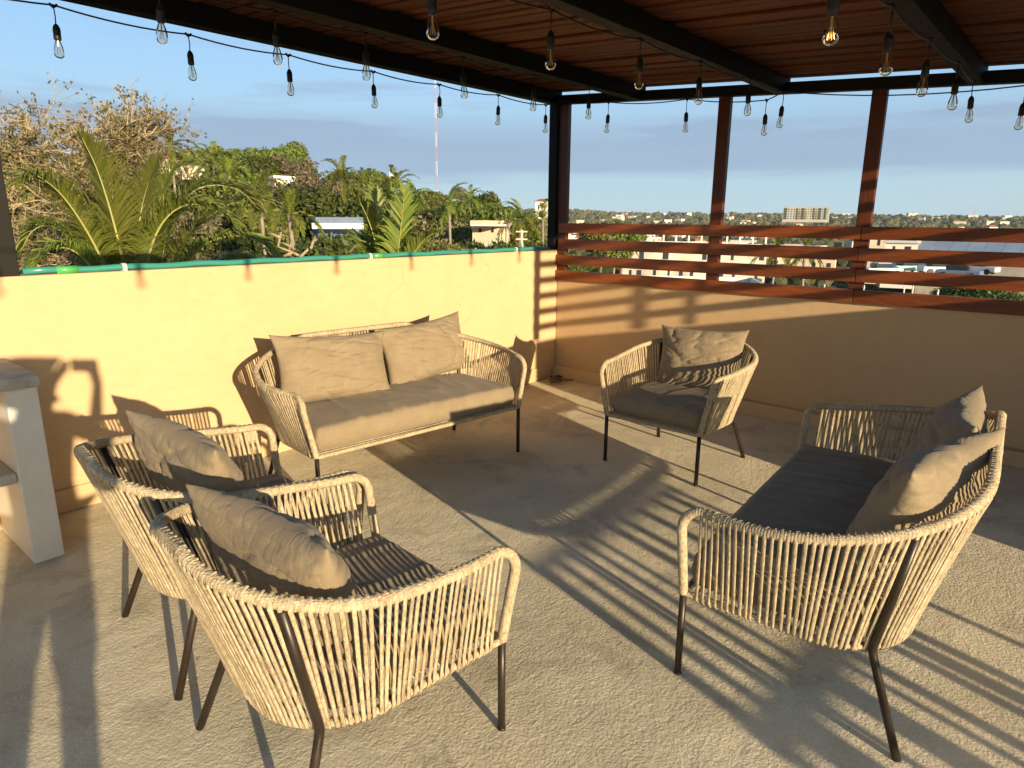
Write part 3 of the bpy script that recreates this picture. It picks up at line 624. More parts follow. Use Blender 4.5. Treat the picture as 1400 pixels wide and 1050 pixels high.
for sg in (1, -1): s_ = addv(-.46, .09 * sg, .84, .105, to=p_); addv(-.445, .11 * sg, .52, .085, to=s_)
skin_mesh('shorts', V, Ed, M_trs, ps)
V = []; Ed = []
p_ = addv(-.43, 0, 1.61, .105, .11); addv(-.42, 0, 1.69, .085, .095, to=p_); addv(-.47, 0, 1.52, .08, .08, to=p_); skin_mesh('hair', V, Ed, M_hair, ps)
b = MB(); b.box(-.004 - .012, -.004, -.075, .075, -.036, .036); ph_ = b.mesh('phone', M_black); bevel(ph_, .006)
po = thing('phone', 'black phone held level in both hands of the photographer', 'phone', bp(-.012, .03, 1.595), YAW, data=ph_)

# ------------------------------------------------------------------ land
def azi(px): d = ray(px, 300); return math.atan2(-(d.x * _rt.x + d.y * _rt.y) * -1, d.x * math.cos(YAW) + d.y * math.sin(YAW))
def smooth(t): t = max(0., min(1., t)); return t * t * (3 - 2 * t)
SK = [(-1.6, .05), (-.66, .05), (-.57, .048), (-.49, .064), (-.42, .07), (-.33, .066), (-.25, .048), (-.15, .034), (-.07, .024), (.0, .012), (.05, -.004), (.1, -.012), (.8, -.016), (1.6, -.016)]   # azimuth (right positive) -> slope of the near ridge
FAR = [(-1.6, .004), (-.1, .004), (.05, .0105), (.2, .0070), (.45, .0050), (.62, .0040), (1.6, .004)]
def interp(tab, a):
    if a <= tab[0][0]: return tab[0][1]
    for (a0, v0), (a1, v1) in zip(tab[:-1], tab[1:]):
        if a <= a1: t = smooth((a - a0) / (a1 - a0)); return v0 + (v1 - v0) * t
    return tab[-1][1]
def ridge_r(a): return 110 + 130 * smooth((a + .6) / .7)
def ground(x, y):
    r = math.hypot(x, y); a = math.atan2(x * _rt.x + y * _rt.y, x * math.cos(YAW) + y * math.sin(YAW))
    if abs(a) > 1.6: a = 1.6 if a > 0 else -1.6
    rr = ridge_r(a); s = interp(SK, a); hr = 1.6 + s * rr - 5.5 * (1 if s > 0 else 0)
    hb = -17 + 5 * noise.noise(Vector((x * .006, y * .006, 3)))
    g0 = -8.2 if s > 0 else -10.5
    if s <= 0: hr = -17
    if r < rr: h = g0 + (hr - g0) * smooth((r - 12) / (rr - 12)) ** .8
    else: h = hr + (hb - hr) * smooth((r - rr) / 420)
    hf = 1.6 + 2900 * interp(FAR, a) + 9 * noise.noise(Vector((x * .0016, y * .0016, 9)))
    t = smooth((r - 900) / 2000); h = h + (hf - h) * t
    if r > 3200: h -= (r - 3200) * .012
    return h + .6 * noise.noise(Vector((x * .05, y * .05, 0))) * min(1, r / 60)
M_ground = mat('dry_green_ground', (.12, .11, .06), .95, spec=.1); t_ = NT(M_ground)
vv = t_.coord(); n1 = t_.noise(vv, .012, 8, .65); n2 = t_.noise(vv, .09, 6, .65)
cc = t_.ramp(n1, [(.35, (.055, .065, .03)), (.5, (.10, .095, .05)), (.62, (.17, .14, .085))]); cc = t_.mix(.5, cc, t_.ramp(n2, [(.35, (.04, .05, .022)), (.65, (.17, .15, .09))])); t_.color(cc)
vs_, fs_ = [], []; rs_ = [0, 6, 12, 18, 25, 33, 42, 52, 64, 78, 94, 112, 132, 155, 180, 210, 245, 290, 345, 410, 490, 590, 700, 840, 1000, 1200, 1450, 1750, 2100, 2500, 2900, 3300, 3800, 4300]; NA = 180
for r in rs_:
    for k in range(NA): a = 2 * math.pi * k / NA; x, y = r * math.cos(a), r * math.sin(a); vs_.append((x, y, ground(x, y)))
for i in range(len(rs_) - 1):
    for k in range(NA): fs_.append((i * NA + k, i * NA + (k + 1) % NA, (i + 1) * NA + (k + 1) % NA, (i + 1) * NA + k))
struct('ground', mesh_from('ground', vs_, fs_, M_ground, True))
def G(px, r, dz=0): p = P(px, 300, r); return Vector((p.x, p.y, ground(p.x, p.y) + dz))

# --- leaf-card crowns
M_l1 = m_leaf('green_leaves', (.07, .105, .018), (.135, .165, .03), (.20, .215, .05)); M_l2 = m_leaf('dark_green_leaves', (.042, .07, .015), (.075, .108, .022), (.12, .145, .032))
M_l3 = m_leaf('yellow_green_leaves', (.13, .15, .035), (.19, .19, .05), (.10, .12, .03)); M_l4 = m_leaf('dry_greyish_leaves', (.17, .145, .085), (.22, .18, .11), (.12, .12, .06))
M_bark = m_bark('grey_brown_bark', (.20, .16, .11), (.09, .07, .05)); M_twig = m_bark('pale_dry_twigs', (.42, .345, .215), (.23, .18, .105)); M_ptr = m_bark('palm_trunk_bark', (.33, .29, .23), (.16, .13, .10))
def crown_mesh(name, rad, hgt, n, leaf, m, seed, lobes=9, zlift=.35):
    g = np.random.default_rng(seed); rnd = random.Random(seed); lb = []
    for k in range(lobes):
        a = rnd.uniform(0, 6.28); q = rnd.uniform(.1, .68) * rad; zz = rnd.uniform(.25, .95) * hgt; s = rnd.uniform(.32, .55) * rad * (1.1 - .35 * zz / hgt); lb.append((q * math.cos(a), q * math.sin(a), zz, s))
    lb.append((0, 0, hgt * .6, rad * .55)); lb = np.array(lb); w = lb[:, 3] ** 2; idx = g.choice(len(lb), n, p=w / w.sum())
    d = g.normal(size=(n, 3)); d /= np.linalg.norm(d, axis=1)[:, None]; d[:, 2] = np.where(d[:, 2] < -.3, -d[:, 2] * .6, d[:, 2])
    rr = g.uniform(.62, 1.12, n) ** .6
    c = lb[idx, :3] + d * (lb[idx, 3] * rr)[:, None] * np.array([1, 1, .78])
    nrm = d + g.normal(size=(n, 3)) * .75; nrm /= np.linalg.norm(nrm, axis=1)[:, None]
    u = np.cross(nrm, g.normal(size=(n, 3))); u /= np.linalg.norm(u, axis=1)[:, None]; v = np.cross(nrm, u); s = leaf * g.uniform(.6, 1.4, n)[:, None]
    vs = np.empty((n, 4, 3)); vs[:, 0] = c - u * s; vs[:, 1] = c - v * s * .55 ; vs[:, 2] = c + u * s; vs[:, 3] = c + v * s * .55
    fs = np.arange(4 * n).reshape(n, 4); me = bpy.data.meshes.new(name); me.from_pydata(vs.reshape(-1, 3).tolist(), [], fs.tolist()); me.materials.append(m); return me
def trunk_mesh(h, rad, seed, m):
    b = MB(); rnd = random.Random(seed); top = Vector((rnd.uniform(-.3, .3), rnd.uniform(-.3, .3), h)); b.tube([(0, 0, -1), top * .4 + Vector((.1, 0, 0)), top], [.22, .16, .12], 8)
    for k in range(6):
        a = rnd.uniform(0, 6.28); e = top + Vector((math.cos(a) * rad * .6, math.sin(a) * rad * .6, rnd.uniform(.8, 2.2))); b.tube([top * rnd.uniform(.7, 1), (top + e) / 2 + Vector((0, 0, .3)), e], [.09, .06, .02], 6)
    return b.mesh('trunk', m, True)
TREES = []
for k, (rad, hgt, n, leaf, m, th) in enumerate([(3.2, 3.6, 5200, .17, M_l1, 2.6), (3.8, 3.4, 5600, .17, M_l2, 2.4), (2.6, 3.0, 4200, .15, M_l3, 2.2), (3.0, 3.2, 2600, .13, M_l4, 2.6), (4.4, 3.0, 5600, .2, M_l1, 2.8), (2.2, 2.6, 4200, .13, M_l2, 1.6)]):
    cm = crown_mesh('crown', rad, hgt, n, leaf, m, 40 + k, 8 + k); tm = trunk_mesh(th + .6, rad, k, M_bark); TREES.append((cm, tm, th))
def tree(kind, loc, s, label, group, rz=None, name='broadleaf_tree'):
    cm, tm, th = TREES[kind]; o = thing(name, label, 'tree', loc, rz if rz is not None else rng.uniform(0, 6.28), group); o.scale = (s, s, s * rng.uniform(.85, 1.15))
    link('trunk', tm, o); c = link('crown', cm, o); c.location = (0, 0, th - .2); return o

# --- palms
def frond_mesh(name, path, llen, nl, m, seed, droop=.35, lw=.035, vee=.5, width0=.25, rach=.022, mr=None):
    """rachis along path; leaflets to both sides, folded in a V and drooping; leaf faces kept as one mesh, the rachis another"""
    path = resample([tuple(p) for p in path], n=25); pts = [Vector(p) for p in path]; rnd = random.Random(seed); lf = MB(); n = len(pts)
    for i in range(nl):
        t = .10 + .9 * i / (nl - 1); f = t * (n - 1); k = min(int(f), n - 2); p = pts[k].lerp(pts[k + 1], f - k); tan = (pts[k + 1] - pts[k]).normalized()
        side = tan.cross(Vector((0, 0, 1))); side = side.normalized() if side.length > .05 else Vector((1, 0, 0)); up = side.cross(tan).normalized()
        L0 = llen * (width0 + (1 - width0) * math.sin(min(1, t * 1.9) * math.pi / 2)) * (1 - .72 * max(0, (t - .6) / .4) ** 1.6)
        for sg in (1, -1):
            L = L0 * rnd.uniform(.72, 1.1) * (.55 if rnd.random() < .06 else 1); ang = rnd.gauss(0, .10); d = (side * sg * (1 - .35 * t) + tan * (.55 + .6 * t + ang) + up * vee * rnd.uniform(.5, 1.1)).normalized()
            q0 = p; q1 = p + d * L * .35; q2 = q1 + (d - Vector((0, 0, droop * .5 * rnd.uniform(.5, 1.3)))).normalized() * L * .33; q3 = q2 + (d - Vector((0, 0, droop * 1.5 * rnd.uniform(.5, 1.4)))).normalized() * L * .32
            wv = d.cross(up if rnd.random() < .8 else side).normalized() * lw * .5 * rnd.uniform(.8, 1.2)
            lf.add([q0 - wv * .4, q0 + wv * .4, q1 + wv, q1 - wv, q2 + wv * .8, q2 - wv * .8, q3], [(0, 1, 2, 3), (3, 2, 4, 5), (5, 4, 6)])
    rb = MB(); rb.tube(pts, [rach * (1 - .85 * i / (n - 1)) for i in range(n)], 6)
    return lf.mesh(name, m), rb.mesh('rachis', mr or M_rach, True)
M_frond = m_leaf('palm_leaflets', (.11, .155, .022), (.18, .215, .035), (.28, .285, .07), .4, .42); M_rach = mat('palm_rachis', (.30, .30, .09), .45)
def dropcurve(base, az, el, L, g=.9, n=8):
    pts = []; p = Vector(base); d = Vector((math.cos(az) * math.cos(el), math.sin(az) * math.cos(el), math.sin(el)))
    for i in range(n + 1): pts.append(p.copy()); p = p + d * (L / n); d = (d - Vector((0, 0, g / n))).normalized()
    return pts
PALMS = []
for v in range(3):
    lm = MB(); rm = MB(); rnd = random.Random(90 + v)
    for k in range(17):
        az = k * 2.4 + rnd.uniform(-.3, .3); el = [1.3, .9, .55, .2, -.15][k % 5] + rnd.uniform(-.15, .15)
        a, b = frond_mesh('f', dropcurve((0, 0, 0), az, el, rnd.uniform(2.4, 3.2), 2.3), .6, 32, M_frond, k + v * 50, .5, .075)
        lm.add([tuple(x.co) for x in a.vertices], [tuple(x.vertices) for x in a.polygons]); rm.add([tuple(x.co) for x in b.vertices], [tuple(x.vertices) for x in b.polygons])
        bpy.data.meshes.remove(a); bpy.data.meshes.remove(b)
    lm.add([c.to_tuple() if hasattr(c, 'to_tuple') else c for c in rm.v], rm.f); PALMS.append(lm.mesh('palm_crown', M_frond))
def palm_trunk(h): b = MB(); b.tube([(0, 0, -1), (.15, 0, h * .3), (.12, .05, h * .7), (0, 0, h)], [.17, .13, .11, .10], 8); return b.mesh('trunk', M_ptr, True)
PT = palm_trunk(1.0)
def palm(px, py, r, s, label, v=0):
    top = P(px, py, r); g = ground(top.x, top.y); h = max(1.5, top.z - g); o = thing('palm_tree', label, 'palm tree', (top.x, top.y, g), rng.uniform(0, 6.28), 'palm trees on the hillside')
    t = link('trunk', palm_trunk(h), o); c = link('crown', PALMS[v % 3], o); c.location = (0, 0, h); c.scale = (s, s, s); return o

# foreground palm just outside the left wall: every frond placed on its own
bigp = thing('coconut_palm', 'large young coconut palm with arching sunlit fronds just beyond the left wall', 'palm tree', P(190, 470, 16.19))
b0 = Vector(bigp.location)
def Q(px, py, r): return P(px, py, r) - b0
def spline(pts, n=8):
    p = [pts[0] * 2 - pts[1]] + list(pts) + [pts[-1] * 2 - pts[-2]]; out = []
    for i in range(1, len(p) - 2):
        for k in range(n): t = k / n; out.append(.5 * (2 * p[i] + (p[i + 1] - p[i - 1]) * t + (2 * p[i - 1] - 5 * p[i] + 4 * p[i + 1] - p[i + 2]) * t * t + (3 * p[i] - p[i - 1] - 3 * p[i + 1] + p[i + 2]) * t ** 3))
    return out + [pts[-1]]
def bez(pts, n=14):
    out = []; P_ = [Vector(p) for p in pts]
    for i in range(n + 1):
        t = i / n; q = P_[:]
        while len(q) > 1: q = [q[k].lerp(q[k + 1], t) for k in range(len(q) - 1)]
        out.append(q[0])
    return out
FR = [  # sight lines and distances along each midrib, leaflet length, droop
    ([(178, 420, 16.00), (165, 345, 15.90), (150, 285, 15.80), (132, 230, 15.70), (112, 188, 15.60)], 0.95, 0.20),
    ([(165, 430, 16.00), (140, 358, 15.76), (112, 305, 15.52), (80, 262, 15.28), (45, 238, 15.04), (25, 250, 14.80)], 0.90, 0.90),
    ([(198, 420, 16.20), (203, 352, 16.00), (222, 305, 15.80), (252, 281, 15.60), (290, 283, 15.40), (322, 305, 15.20)], 1.00, 0.80),
    ([(215, 420, 16.60), (228, 330, 16.76), (255, 270, 16.92), (292, 253, 17.08), (330, 262, 17.24), (352, 285, 17.40)], 1.00, 0.70),
    ([(245, 420, 15.60), (262, 353, 15.45), (298, 326, 15.30), (345, 325, 15.15), (378, 348, 15.00)], 0.85, 0.90),
    ([(190, 420, 16.80), (188, 340, 17.07), (195, 280, 17.33), (213, 222, 17.60)], 0.95, 0.30),
    ([(150, 430, 16.40), (110, 345, 16.50), (75, 310, 16.60), (45, 315, 16.70), (28, 345, 16.80)], 0.80, 0.90),
    ([(205, 430, 17.40), (235, 360, 17.70), (280, 300, 18.00), (340, 270, 18.30), (378, 282, 18.60)], 0.95, 0.60),
    ([(175, 430, 17.0), (168, 350, 17.6), (160, 300, 18.2), (172, 262, 18.6)], 0.85, 0.50),
    ([(230, 430, 16.40), (270, 380, 16.60), (320, 352, 16.80), (372, 368, 17.00)], 0.80, 0.90),
    ([(196, 430, 17.60), (208, 350, 17.85), (214, 290, 18.10), (236, 236, 18.35), (262, 222, 18.60)], 0.95, 0.45),
    ([(160, 430, 15.60), (128, 370, 15.45), (95, 340, 15.30), (62, 345, 15.15), (40, 372, 15.00)], 0.75, 0.90),
]
for k, (cp, ll, dr) in enumerate(FR):
    a, b = frond_mesh('frond', spline([Q(*c) for c in cp]), ll, 150, M_frond, 300 + k, dr, .034, .42, .5, .042); f = link('frond', a, bigp); link('rachis', b, f)
b = MB(); b.tube([(0, 0, -6), (.1, 0, -3), (0, 0, .2)], [.2, .17, .15], 10); link('trunk', b.mesh('trunk', M_ptr, True), bigp)
# second, smaller crown showing above the middle of the wall
sp = thing('coconut_palm', 'upright palm fronds rising behind the middle of the left wall', 'palm tree', P(530, 440, 14.5)); b0 = Vector(sp.location)
for k, cp in enumerate([[(530, 430, 14.5), (520, 340, 14.4), (505, 290, 14.3), (482, 262, 14.2)], [(532, 430, 14.5), (530, 330, 14.5), (532, 290, 14.5), (536, 248, 14.5)], [(535, 430, 14.5), (548, 340, 14.6), (560, 300, 14.7), (572, 268, 14.8)],
                        [(528, 430, 14.5), (512, 350, 14.7), (497, 325, 14.9), (478, 318, 15.1)], [(534, 430, 14.5), (556, 350, 14.3), (575, 325, 14.1), (596, 318, 13.9)], [(530, 430, 14.5), (525, 340, 14.9), (518, 300, 15.1), (512, 262, 15.3)], [(533, 430, 14.5), (545, 340, 14.1), (550, 300, 13.9), (553, 258, 13.7)]]):
    a, b = frond_mesh('frond', bez([Q(*c) for c in cp]), .62, 64, M_frond, 400 + k, .35, .05, .35, .5, .03); f = link('frond', a, sp); link('rachis', b, f)
b = MB(); b.tube([(0, 0, -8), (0, 0, .3)], [.2, .15], 10); link('trunk', b.mesh('trunk', M_ptr, True), sp)

# bare tree at the far left
bt = thing('bare_tree', 'sprawling half leafless tree of pale tangled twigs at the left edge', 'tree', P(30, 560, 34.56)); b0 = Vector(bt.location)
lm = MB(); tw = MB(); lf = MB(); trnd = random.Random(5)
def grow(p, d, L, r, depth):
    n = 3; pts = [p.copy()]; dd = d.copy()
    for i in range(n):
        dd = (dd + Vector((trnd.gauss(0, .22), trnd.gauss(0, .22), trnd.gauss(.02, .2)))).normalized(); p = p + dd * (L / n); pts.append(p.copy())
    (lm if depth > 2 else tw).tube(pts, [r * (1 - .35 * i / n) for i in range(n + 1)], 5 if depth > 2 else 3, False)
    if depth <= 2:
        for k in range(2):
            if trnd.random() < .34:
                c = pts[trnd.randint(1, n)]; s = trnd.uniform(.03, .055); u = Vector((trnd.gauss(0, 1), trnd.gauss(0, 1), trnd.gauss(-.6, 1))).normalized(); v = u.cross(Vector((trnd.gauss(0, 1), trnd.gauss(0, 1), 1))).normalized()
                for q in range(2): o_ = u * s * .6 * q + v * s * .7 * q; lf.add([c + o_, c + o_ + u * s + v * s * .45, c + o_ + u * s * 2, c + o_ + u * s - v * s * .45], [(0, 1, 2, 3)])
    if depth == 0: return
    for k in range(3 if depth > 1 else 4):
        j = trnd.randint(1, n); ax = Vector((trnd.gauss(0, 1), trnd.gauss(0, 1), trnd.gauss(0, 1))).normalized(); nd = (Matrix.Rotation(trnd.uniform(.4, 1.1), 3, ax) @ dd).normalized(); grow(pts[j], nd, L * trnd.uniform(.6, .82), r * .6, depth - 1)
tw_r = .045
for cx_, cy_, rr_ in ((165, 215, 21.0), (150, 205, 21.6), (125, 235, 21.4), (165, 240, 21.8), (-60, 215, 21.12), (-20, 235, 21.76), (20, 215, 20.80), (60, 235, 21.76), (95, 250, 21.12), (140, 240, 22.24), (150, 215, 20.80), (20, 290, 21.12), (70, 310, 22.08), (110, 300, 20.96), (-90, 260, 21.60), (165, 290, 22.24), (30, 340, 21.28), (100, 350, 21.60)):
    e = Q(cx_, cy_, rr_); st = Vector((trnd.uniform(-.9, .9), trnd.uniform(-.9, .9), 1.8)); mid = st.lerp(e, .55) + Vector((trnd.uniform(-.4, .4), trnd.uniform(-.4, .4), .1))
    lm.tube([st, mid, e], [.13, .095, .06], 6, False); dd = (e - mid).normalized()
    for q in range(4): grow(e, (dd + Vector((trnd.gauss(0, .6), trnd.gauss(0, .6), trnd.gauss(.1, .4)))).normalized(), .95, .036, 4)
lm.tube([(0, 0, -5), (0, .1, 0), (.1, 0, 1.4)], [.45, .38, .3], 10)
link('trunk', lm.mesh('limbs', M_twig, True), bt); link('twigs', tw.mesh('twigs', M_twig), bt, kind='stuff'); link('leaves', lf.mesh('leaves', M_l3), bt, kind='stuff')

# trees on the hillside
def near_tree(px, py_top, r, kind, label, group='broadleaf trees on the hillside', s=None):
    top = P(px, py_top, r); g = ground(top.x, top.y); hh_ = TREES[kind][2] + [3.6, 3.4, 3.0, 3.2, 3.0, 2.6][kind] * 1.12
    if s is None: s = max(.5, min(2.2, (top.z - g) / hh_))
    return tree(kind, (top.x, top.y, top.z - hh_ * s), s, label, group)
near_tree(330, 235, 60, 0, 'round green tree on the ridge under the open sky'); near_tree(398, 222, 75, 3, 'large pale tree with bare grey branches on the ridge', s=1.7); near_tree(440, 243, 80, 3, 'dry greyish tree right of the tallest ridge tree')
near_tree(455, 262, 62, 1, 'dark green tree behind the blue house'); near_tree(610, 312, 30, 2, 'yellow green bushy tree in front of the pale flat roof', s=.75); near_tree(665, 322, 34, 5, 'dark green shrub below the pale flat roofed house', s=.95)
near_tree(690, 330, 33, 5, 'dark green bush beside the concrete utility pole', s=.8); near_tree(478, 318, 30, 1, 'dark green tree close in front of the blue house on its right', s=.6); near_tree(440, 318, 24, 5, 'dark green bush in front of the blue house', s=.9); near_tree(400, 318, 22, 5, 'glossy green bush behind the dry branches', s=.8)
near_tree(575, 270, 70, 1, 'dark round tree below the tall red and white mast'); near_tree(650, 275, 130, 3, 'dry grey tree on the skyline right of the mast', s=2.0); near_tree(495, 255, 75, 2, 'bright green tree on the ridge between two palms', s=1.5)
near_tree(850, 304, 60, 0, 'green tree just above the top slat beside the corner post', s=.85); near_tree(820, 306, 52, 2, 'yellow green tree close behind the corner post', s=.8)
tk = 0
for r, cnt in ((20, 6), (27, 10), (36, 14), (46, 18), (58, 22), (72, 28), (88, 32), (104, 34), (125, 34), (150, 30), (180, 26)):
    for k in range(cnt):
        if r < 30 and k < cnt * .5: continue
        px = -90 + (900 if r < 60 else 950) * (k + rng.uniform(.1, .9)) / cnt; p = P(px, 300, r * rng.uniform(.92, 1.08)); kind = rng.choice((0, 0, 1, 1, 2, 2, 3, 4, 5, 0))
        s = rng.uniform(.75, 1.15) * (1 if r < 60 else 1.2); top_limit = P(px, 330 - r * .2, r).z
        if r < 40: s = min(s, .8)
        if r < 75 and px < 340: s *= .86
        # low ones in front so the ones behind show
        if 415 < px < 500 and r < 62: continue
        if 630 < px < 720 and r < 70: continue
        tree(kind, (p.x, p.y, ground(p.x, p.y) - .4), s, ['green', 'dark green', 'yellow green', 'dry greyish', 'wide crowned green', 'small dark green'][kind] + [' tree in the dense growth covering the hillside', ' tree on the far crest of the hillside'][r > 100], ['broadleaf trees on the hillside', 'trees on the crest'][r > 100])
for args in [(232, 205, 70, 1.1, 'palm standing highest on the ridge at left'), (292, 222, 75, 1.0, 'palm beside the red roofed house'), (313, 240, 60, .9, 'palm crown rising left of the dry tree'), (355, 270, 45, .9, 'palm with drooping fronds above the dry branches'), (395, 292, 34, .7, 'palm crown in front of the white house'),
             (467, 246, 62, .95, 'tall palm with white trunk beside the blue house'), (497, 250, 85, .8, 'dark small palm on the skyline right of the tall palm'), (540, 262, 55, .9, 'palm crown behind the upright fronds'), (566, 268, 90, 1.0, 'palm left of the mast foot'), (614, 282, 55, .85, 'palm right of the mast foot'),
             (642, 276, 100, 1.1, 'palm on the skyline above the pale flat roof'), (712, 302, 60, .85, 'palm right of the pale flat roof'), (742, 300, 62, .85, 'palm just left of the black corner post'),
             (842, 335, 60, .8, 'palm behind the railing next to the corner post'), (1062, 345, 60, .85, 'palm behind the railing left of the right hand post'), (1100, 350, 55, .7, 'small palm under the second slat left of the right hand post')]:
    palm(*args[:4], args[4], v=tk); tk += 1
for px, r, kind, s in ((800, 60, 2, .8), (860, 80, 0, .7), (1045, 60, 2, .7), (1085, 66, 0, .75), (1120, 70, 2, .7), (1195, 62, 0, .5), (780, 38, 1, .6), (1370, 110, 1, 1.1), (1330, 120, 1, 1.1), (1400, 100, 0, 1.0), (1290, 150, 0, .9), (1060, 110, 0, 1.0), (1110, 120, 4, 1.0), (1150, 130, 2, 1.0), (960, 150, 0, 1.0), (1240, 160, 1, 1.0)):
    p = G(px, r); tree(kind, p, s, ['green', 'dark green', 'yellow green', 'grey', 'wide green', 'small'][kind] + ' tree in the town seen through the slat railing', 'trees between the town buildings')
# dry bare branch in front of the bushes
db = MB(); b0 = P(395, 365, 17)
for cp in ([(430, 360), (400, 345), (380, 338), (384, 318)], [(400, 345), (385, 352), (368, 350)], [(410, 352), (424, 338), (432, 322)], [(384, 325), (372, 320), (362, 322)], [(425, 340), (428, 330), (436, 326)]):
    db.tube([P(x, y, 17 + .2 * i) - b0 for i, (x, y) in enumerate(cp)], .035, 6)
    db.tube([P(x + 14, y + 12, 17.4 + .2 * i) - b0 for i, (x, y) in enumerate(cp)], .02, 6)
thing('dry_branches', 'leafless pale forked branches above the middle of the left wall', 'branch', b0, data=db.mesh('dry', M_twig, True))

# forest far away: lumpy crowns, as one mass
ico = bmesh.new(); bmesh.ops.create_icosphere(ico, subdivisions=1, radius=1); iv = np.array([v.co[:] for v in ico.verts]); ifc = np.array([[v.index for v in f.verts] for f in ico.faces]); ico.free()
def blobs(name, pts, rad, m, seed):
    g = np.random.default_rng(seed); n = len(pts); pts = np.array(pts); rad = np.array(rad)
    j = 1 + g.uniform(-.32, .32, (n, len(iv), 1)); v = pts[:, None, :] + iv[None] * j * rad[:, None, None] * np.array([1, 1, .8]); f = ifc[None] + (np.arange(n) * len(iv))[:, None, None]
    me = bpy.data.meshes.new(name); me.from_pydata(v.reshape(-1, 3).tolist(), [], f.reshape(-1, 3).tolist()); me.materials.append(m); return me
def m_forest(name, cols):
    m = mat(name, cols[0], .9, spec=.1); t = NT(m); g = t.n('ShaderNodeNewGeometry'); n = len(cols); c = t.ramp(g.outputs['Random Per Island'], [(i / (n - 1), c) for i, c in enumerate(cols)])
    no = t.noise(t.coord(), .9, 4, .7); c = t.mix(.5, c, t.ramp(no, [(.35, (.03, .04, .015)), (.65, (.16, .16, .07))])); t.color(c); t.normal(t.bump(t.noise(t.coord(), 1.4, 4, .7), 1.0, .6)); return m
M_f = m_forest('distant_woodland', [(.06, .075, .03), (.10, .10, .045), (.14, .12, .07), (.05, .065, .03), (.17, .14, .09), (.08, .09, .035)])
pts_, rad_ = [], []
for i in range(16000):
    a = rng.uniform(-1.0, 1.05); r = 200 * math.exp(rng.random() ** .8 * math.log(3400 / 200)); x = r * (math.cos(YAW) * math.cos(a) + _rt.x * math.sin(a)); y = r * (math.sin(YAW) * math.cos(a) + _rt.y * math.sin(a))
    dn = noise.noise(Vector((x * .008, y * .008, 5)))
    if r < 700 and a > 0 and dn < .05: continue
    s = rng.uniform(1.8, 4.2) * (1 + r / 1500) * (.75 if r < 500 else 1); pts_.append((x, y, ground(x, y) + s * .35)); rad_.append(s)
link('distant_forest', blobs('distant_forest', pts_, rad_, M_f, 3), None, kind='stuff')

# ------------------------------------------------------------------ buildings
M_hw = m_plain('white_house_wall', (.70, .66, .58), .85, .08, .6); M_hc = m_plain('cream_house_wall', (.62, .52, .38), .85, .1, .5); M_hb = m_plain('pale_blue_house_wall', (.13, .18, .27), .85, .1, .5)
M_win = mat('dark_window_glass', (.03, .04, .05), .15); M_red = m_plain('red_roof_tiles', (.42, .13, .07), .85, .25, 3); M_gr = m_plain('grey_roof_concrete', (.42, .41, .39), .9, .2, .5); M_cg = m_plain('weathered_concrete_wall', (.50, .45, .38), .9, .3, .4)
def house(name, label, loc, rz, w, d, h, mw, floors=1, nwin=3, roof='flat', group=None, base=6, mr=None, parts=True, cat='house'):
    o = thing(name, label, cat, loc, rz, group)
    link('wall', boxmesh('wall', -w / 2, w / 2, -d / 2, d / 2, -base, h, mw), o)
    if roof == 'flat':
        b = MB(); e = .15; b.box(-w / 2 - e, w / 2 + e, -d / 2 - e, -d / 2 + .1, h + .003, h + .45); b.box(-w / 2 - e, w / 2 + e, d / 2 - .1, d / 2 + e, h + .003, h + .45); b.box(-w / 2 - e, -w / 2 + .1, -d / 2 + .1, d / 2 - .1, h + .003, h + .45); b.box(w / 2 - .1, w / 2 + e, -d / 2 + .1, d / 2 - .1, h + .003, h + .45)
        link('roof', b.mesh('roof', mr or mw), o)
    else:
        b = MB(); e = .5; r = h + w * .16; b.add([(-w / 2 - e, -d / 2 - e, h), (w / 2 + e, -d / 2 - e, h), (w / 2 + e, d / 2 + e, h), (-w / 2 - e, d / 2 + e, h), (-w / 4, 0, r), (w / 4, 0, r)], [(0, 1, 5, 4), (1, 2, 5), (2, 3, 4, 5), (3, 0, 4), (3, 2, 1, 0)])
        link('roof', b.mesh('roof', mr or M_red), o)
    fh = h / floors
    if parts:
        for side in (-1, 1):
            for f in range(floors):
                for k in range(nwin):
                    
                    if nwin > 4 and rng.random() < .3: continue
                    x = -w / 2 + w * (k + .5 + rng.uniform(-.2, .2)) / nwin; z = f * fh + fh * .3; ww = w / nwin * rng.uniform(.15, .5)
                    wi = link('window', boxmesh('window', -ww / 2, ww / 2, -.02, .05, 0, fh * .4, M_win), o); wi.location = (x, side * (d / 2 + .01), z)
    return o
def rzf(px, off=0): d = ray(px, 300); return math.atan2(d.y, d.x) - math.pi / 2 + off      # broad side towards the terrace
def put(px, py, r): return P(px, py, r)
house('blue_house', 'pale blue house with long white balcony among the palms', put(461, 322, 54), rzf(460, .2), 3.2, 2, .9, M_hb, 1, 3)
bal = thing('balcony_wall', 'long white balcony parapet in front of the pale blue house', 'balcony', put(462, 308, 51), rzf(462, .1), data=boxmesh('bal', -1.8, 1.8, -.15, .15, -.25, .15, M_hw))
house('flat_roof_house', 'pale flat roofed house above the middle of the left wall', put(672, 321, 62), rzf(672, -.35), 2.5, 3, .8, M_hc, 1, 2)
rf = thing('roof_slab', 'thin pale roof slab on posts of the flat roofed house', 'roof', put(672, 309, 60), rzf(672, -.35), data=boxmesh('s', -1.3, 1.3, -1.6, 1.2, 0, .16, M_hw))
house('white_house', 'small white house high on the hillside among trees', put(383, 263, 85), rzf(383, .4), 2.4, 3, 1.3, M_hw, 1, 2)
house('red_roof_house', 'white house with a red tiled roof on the ridge at left', put(222, 228, 88), rzf(222, .3), 3.0, 2.4, .8, M_hw, 1, 2, 'hip', base=.8)
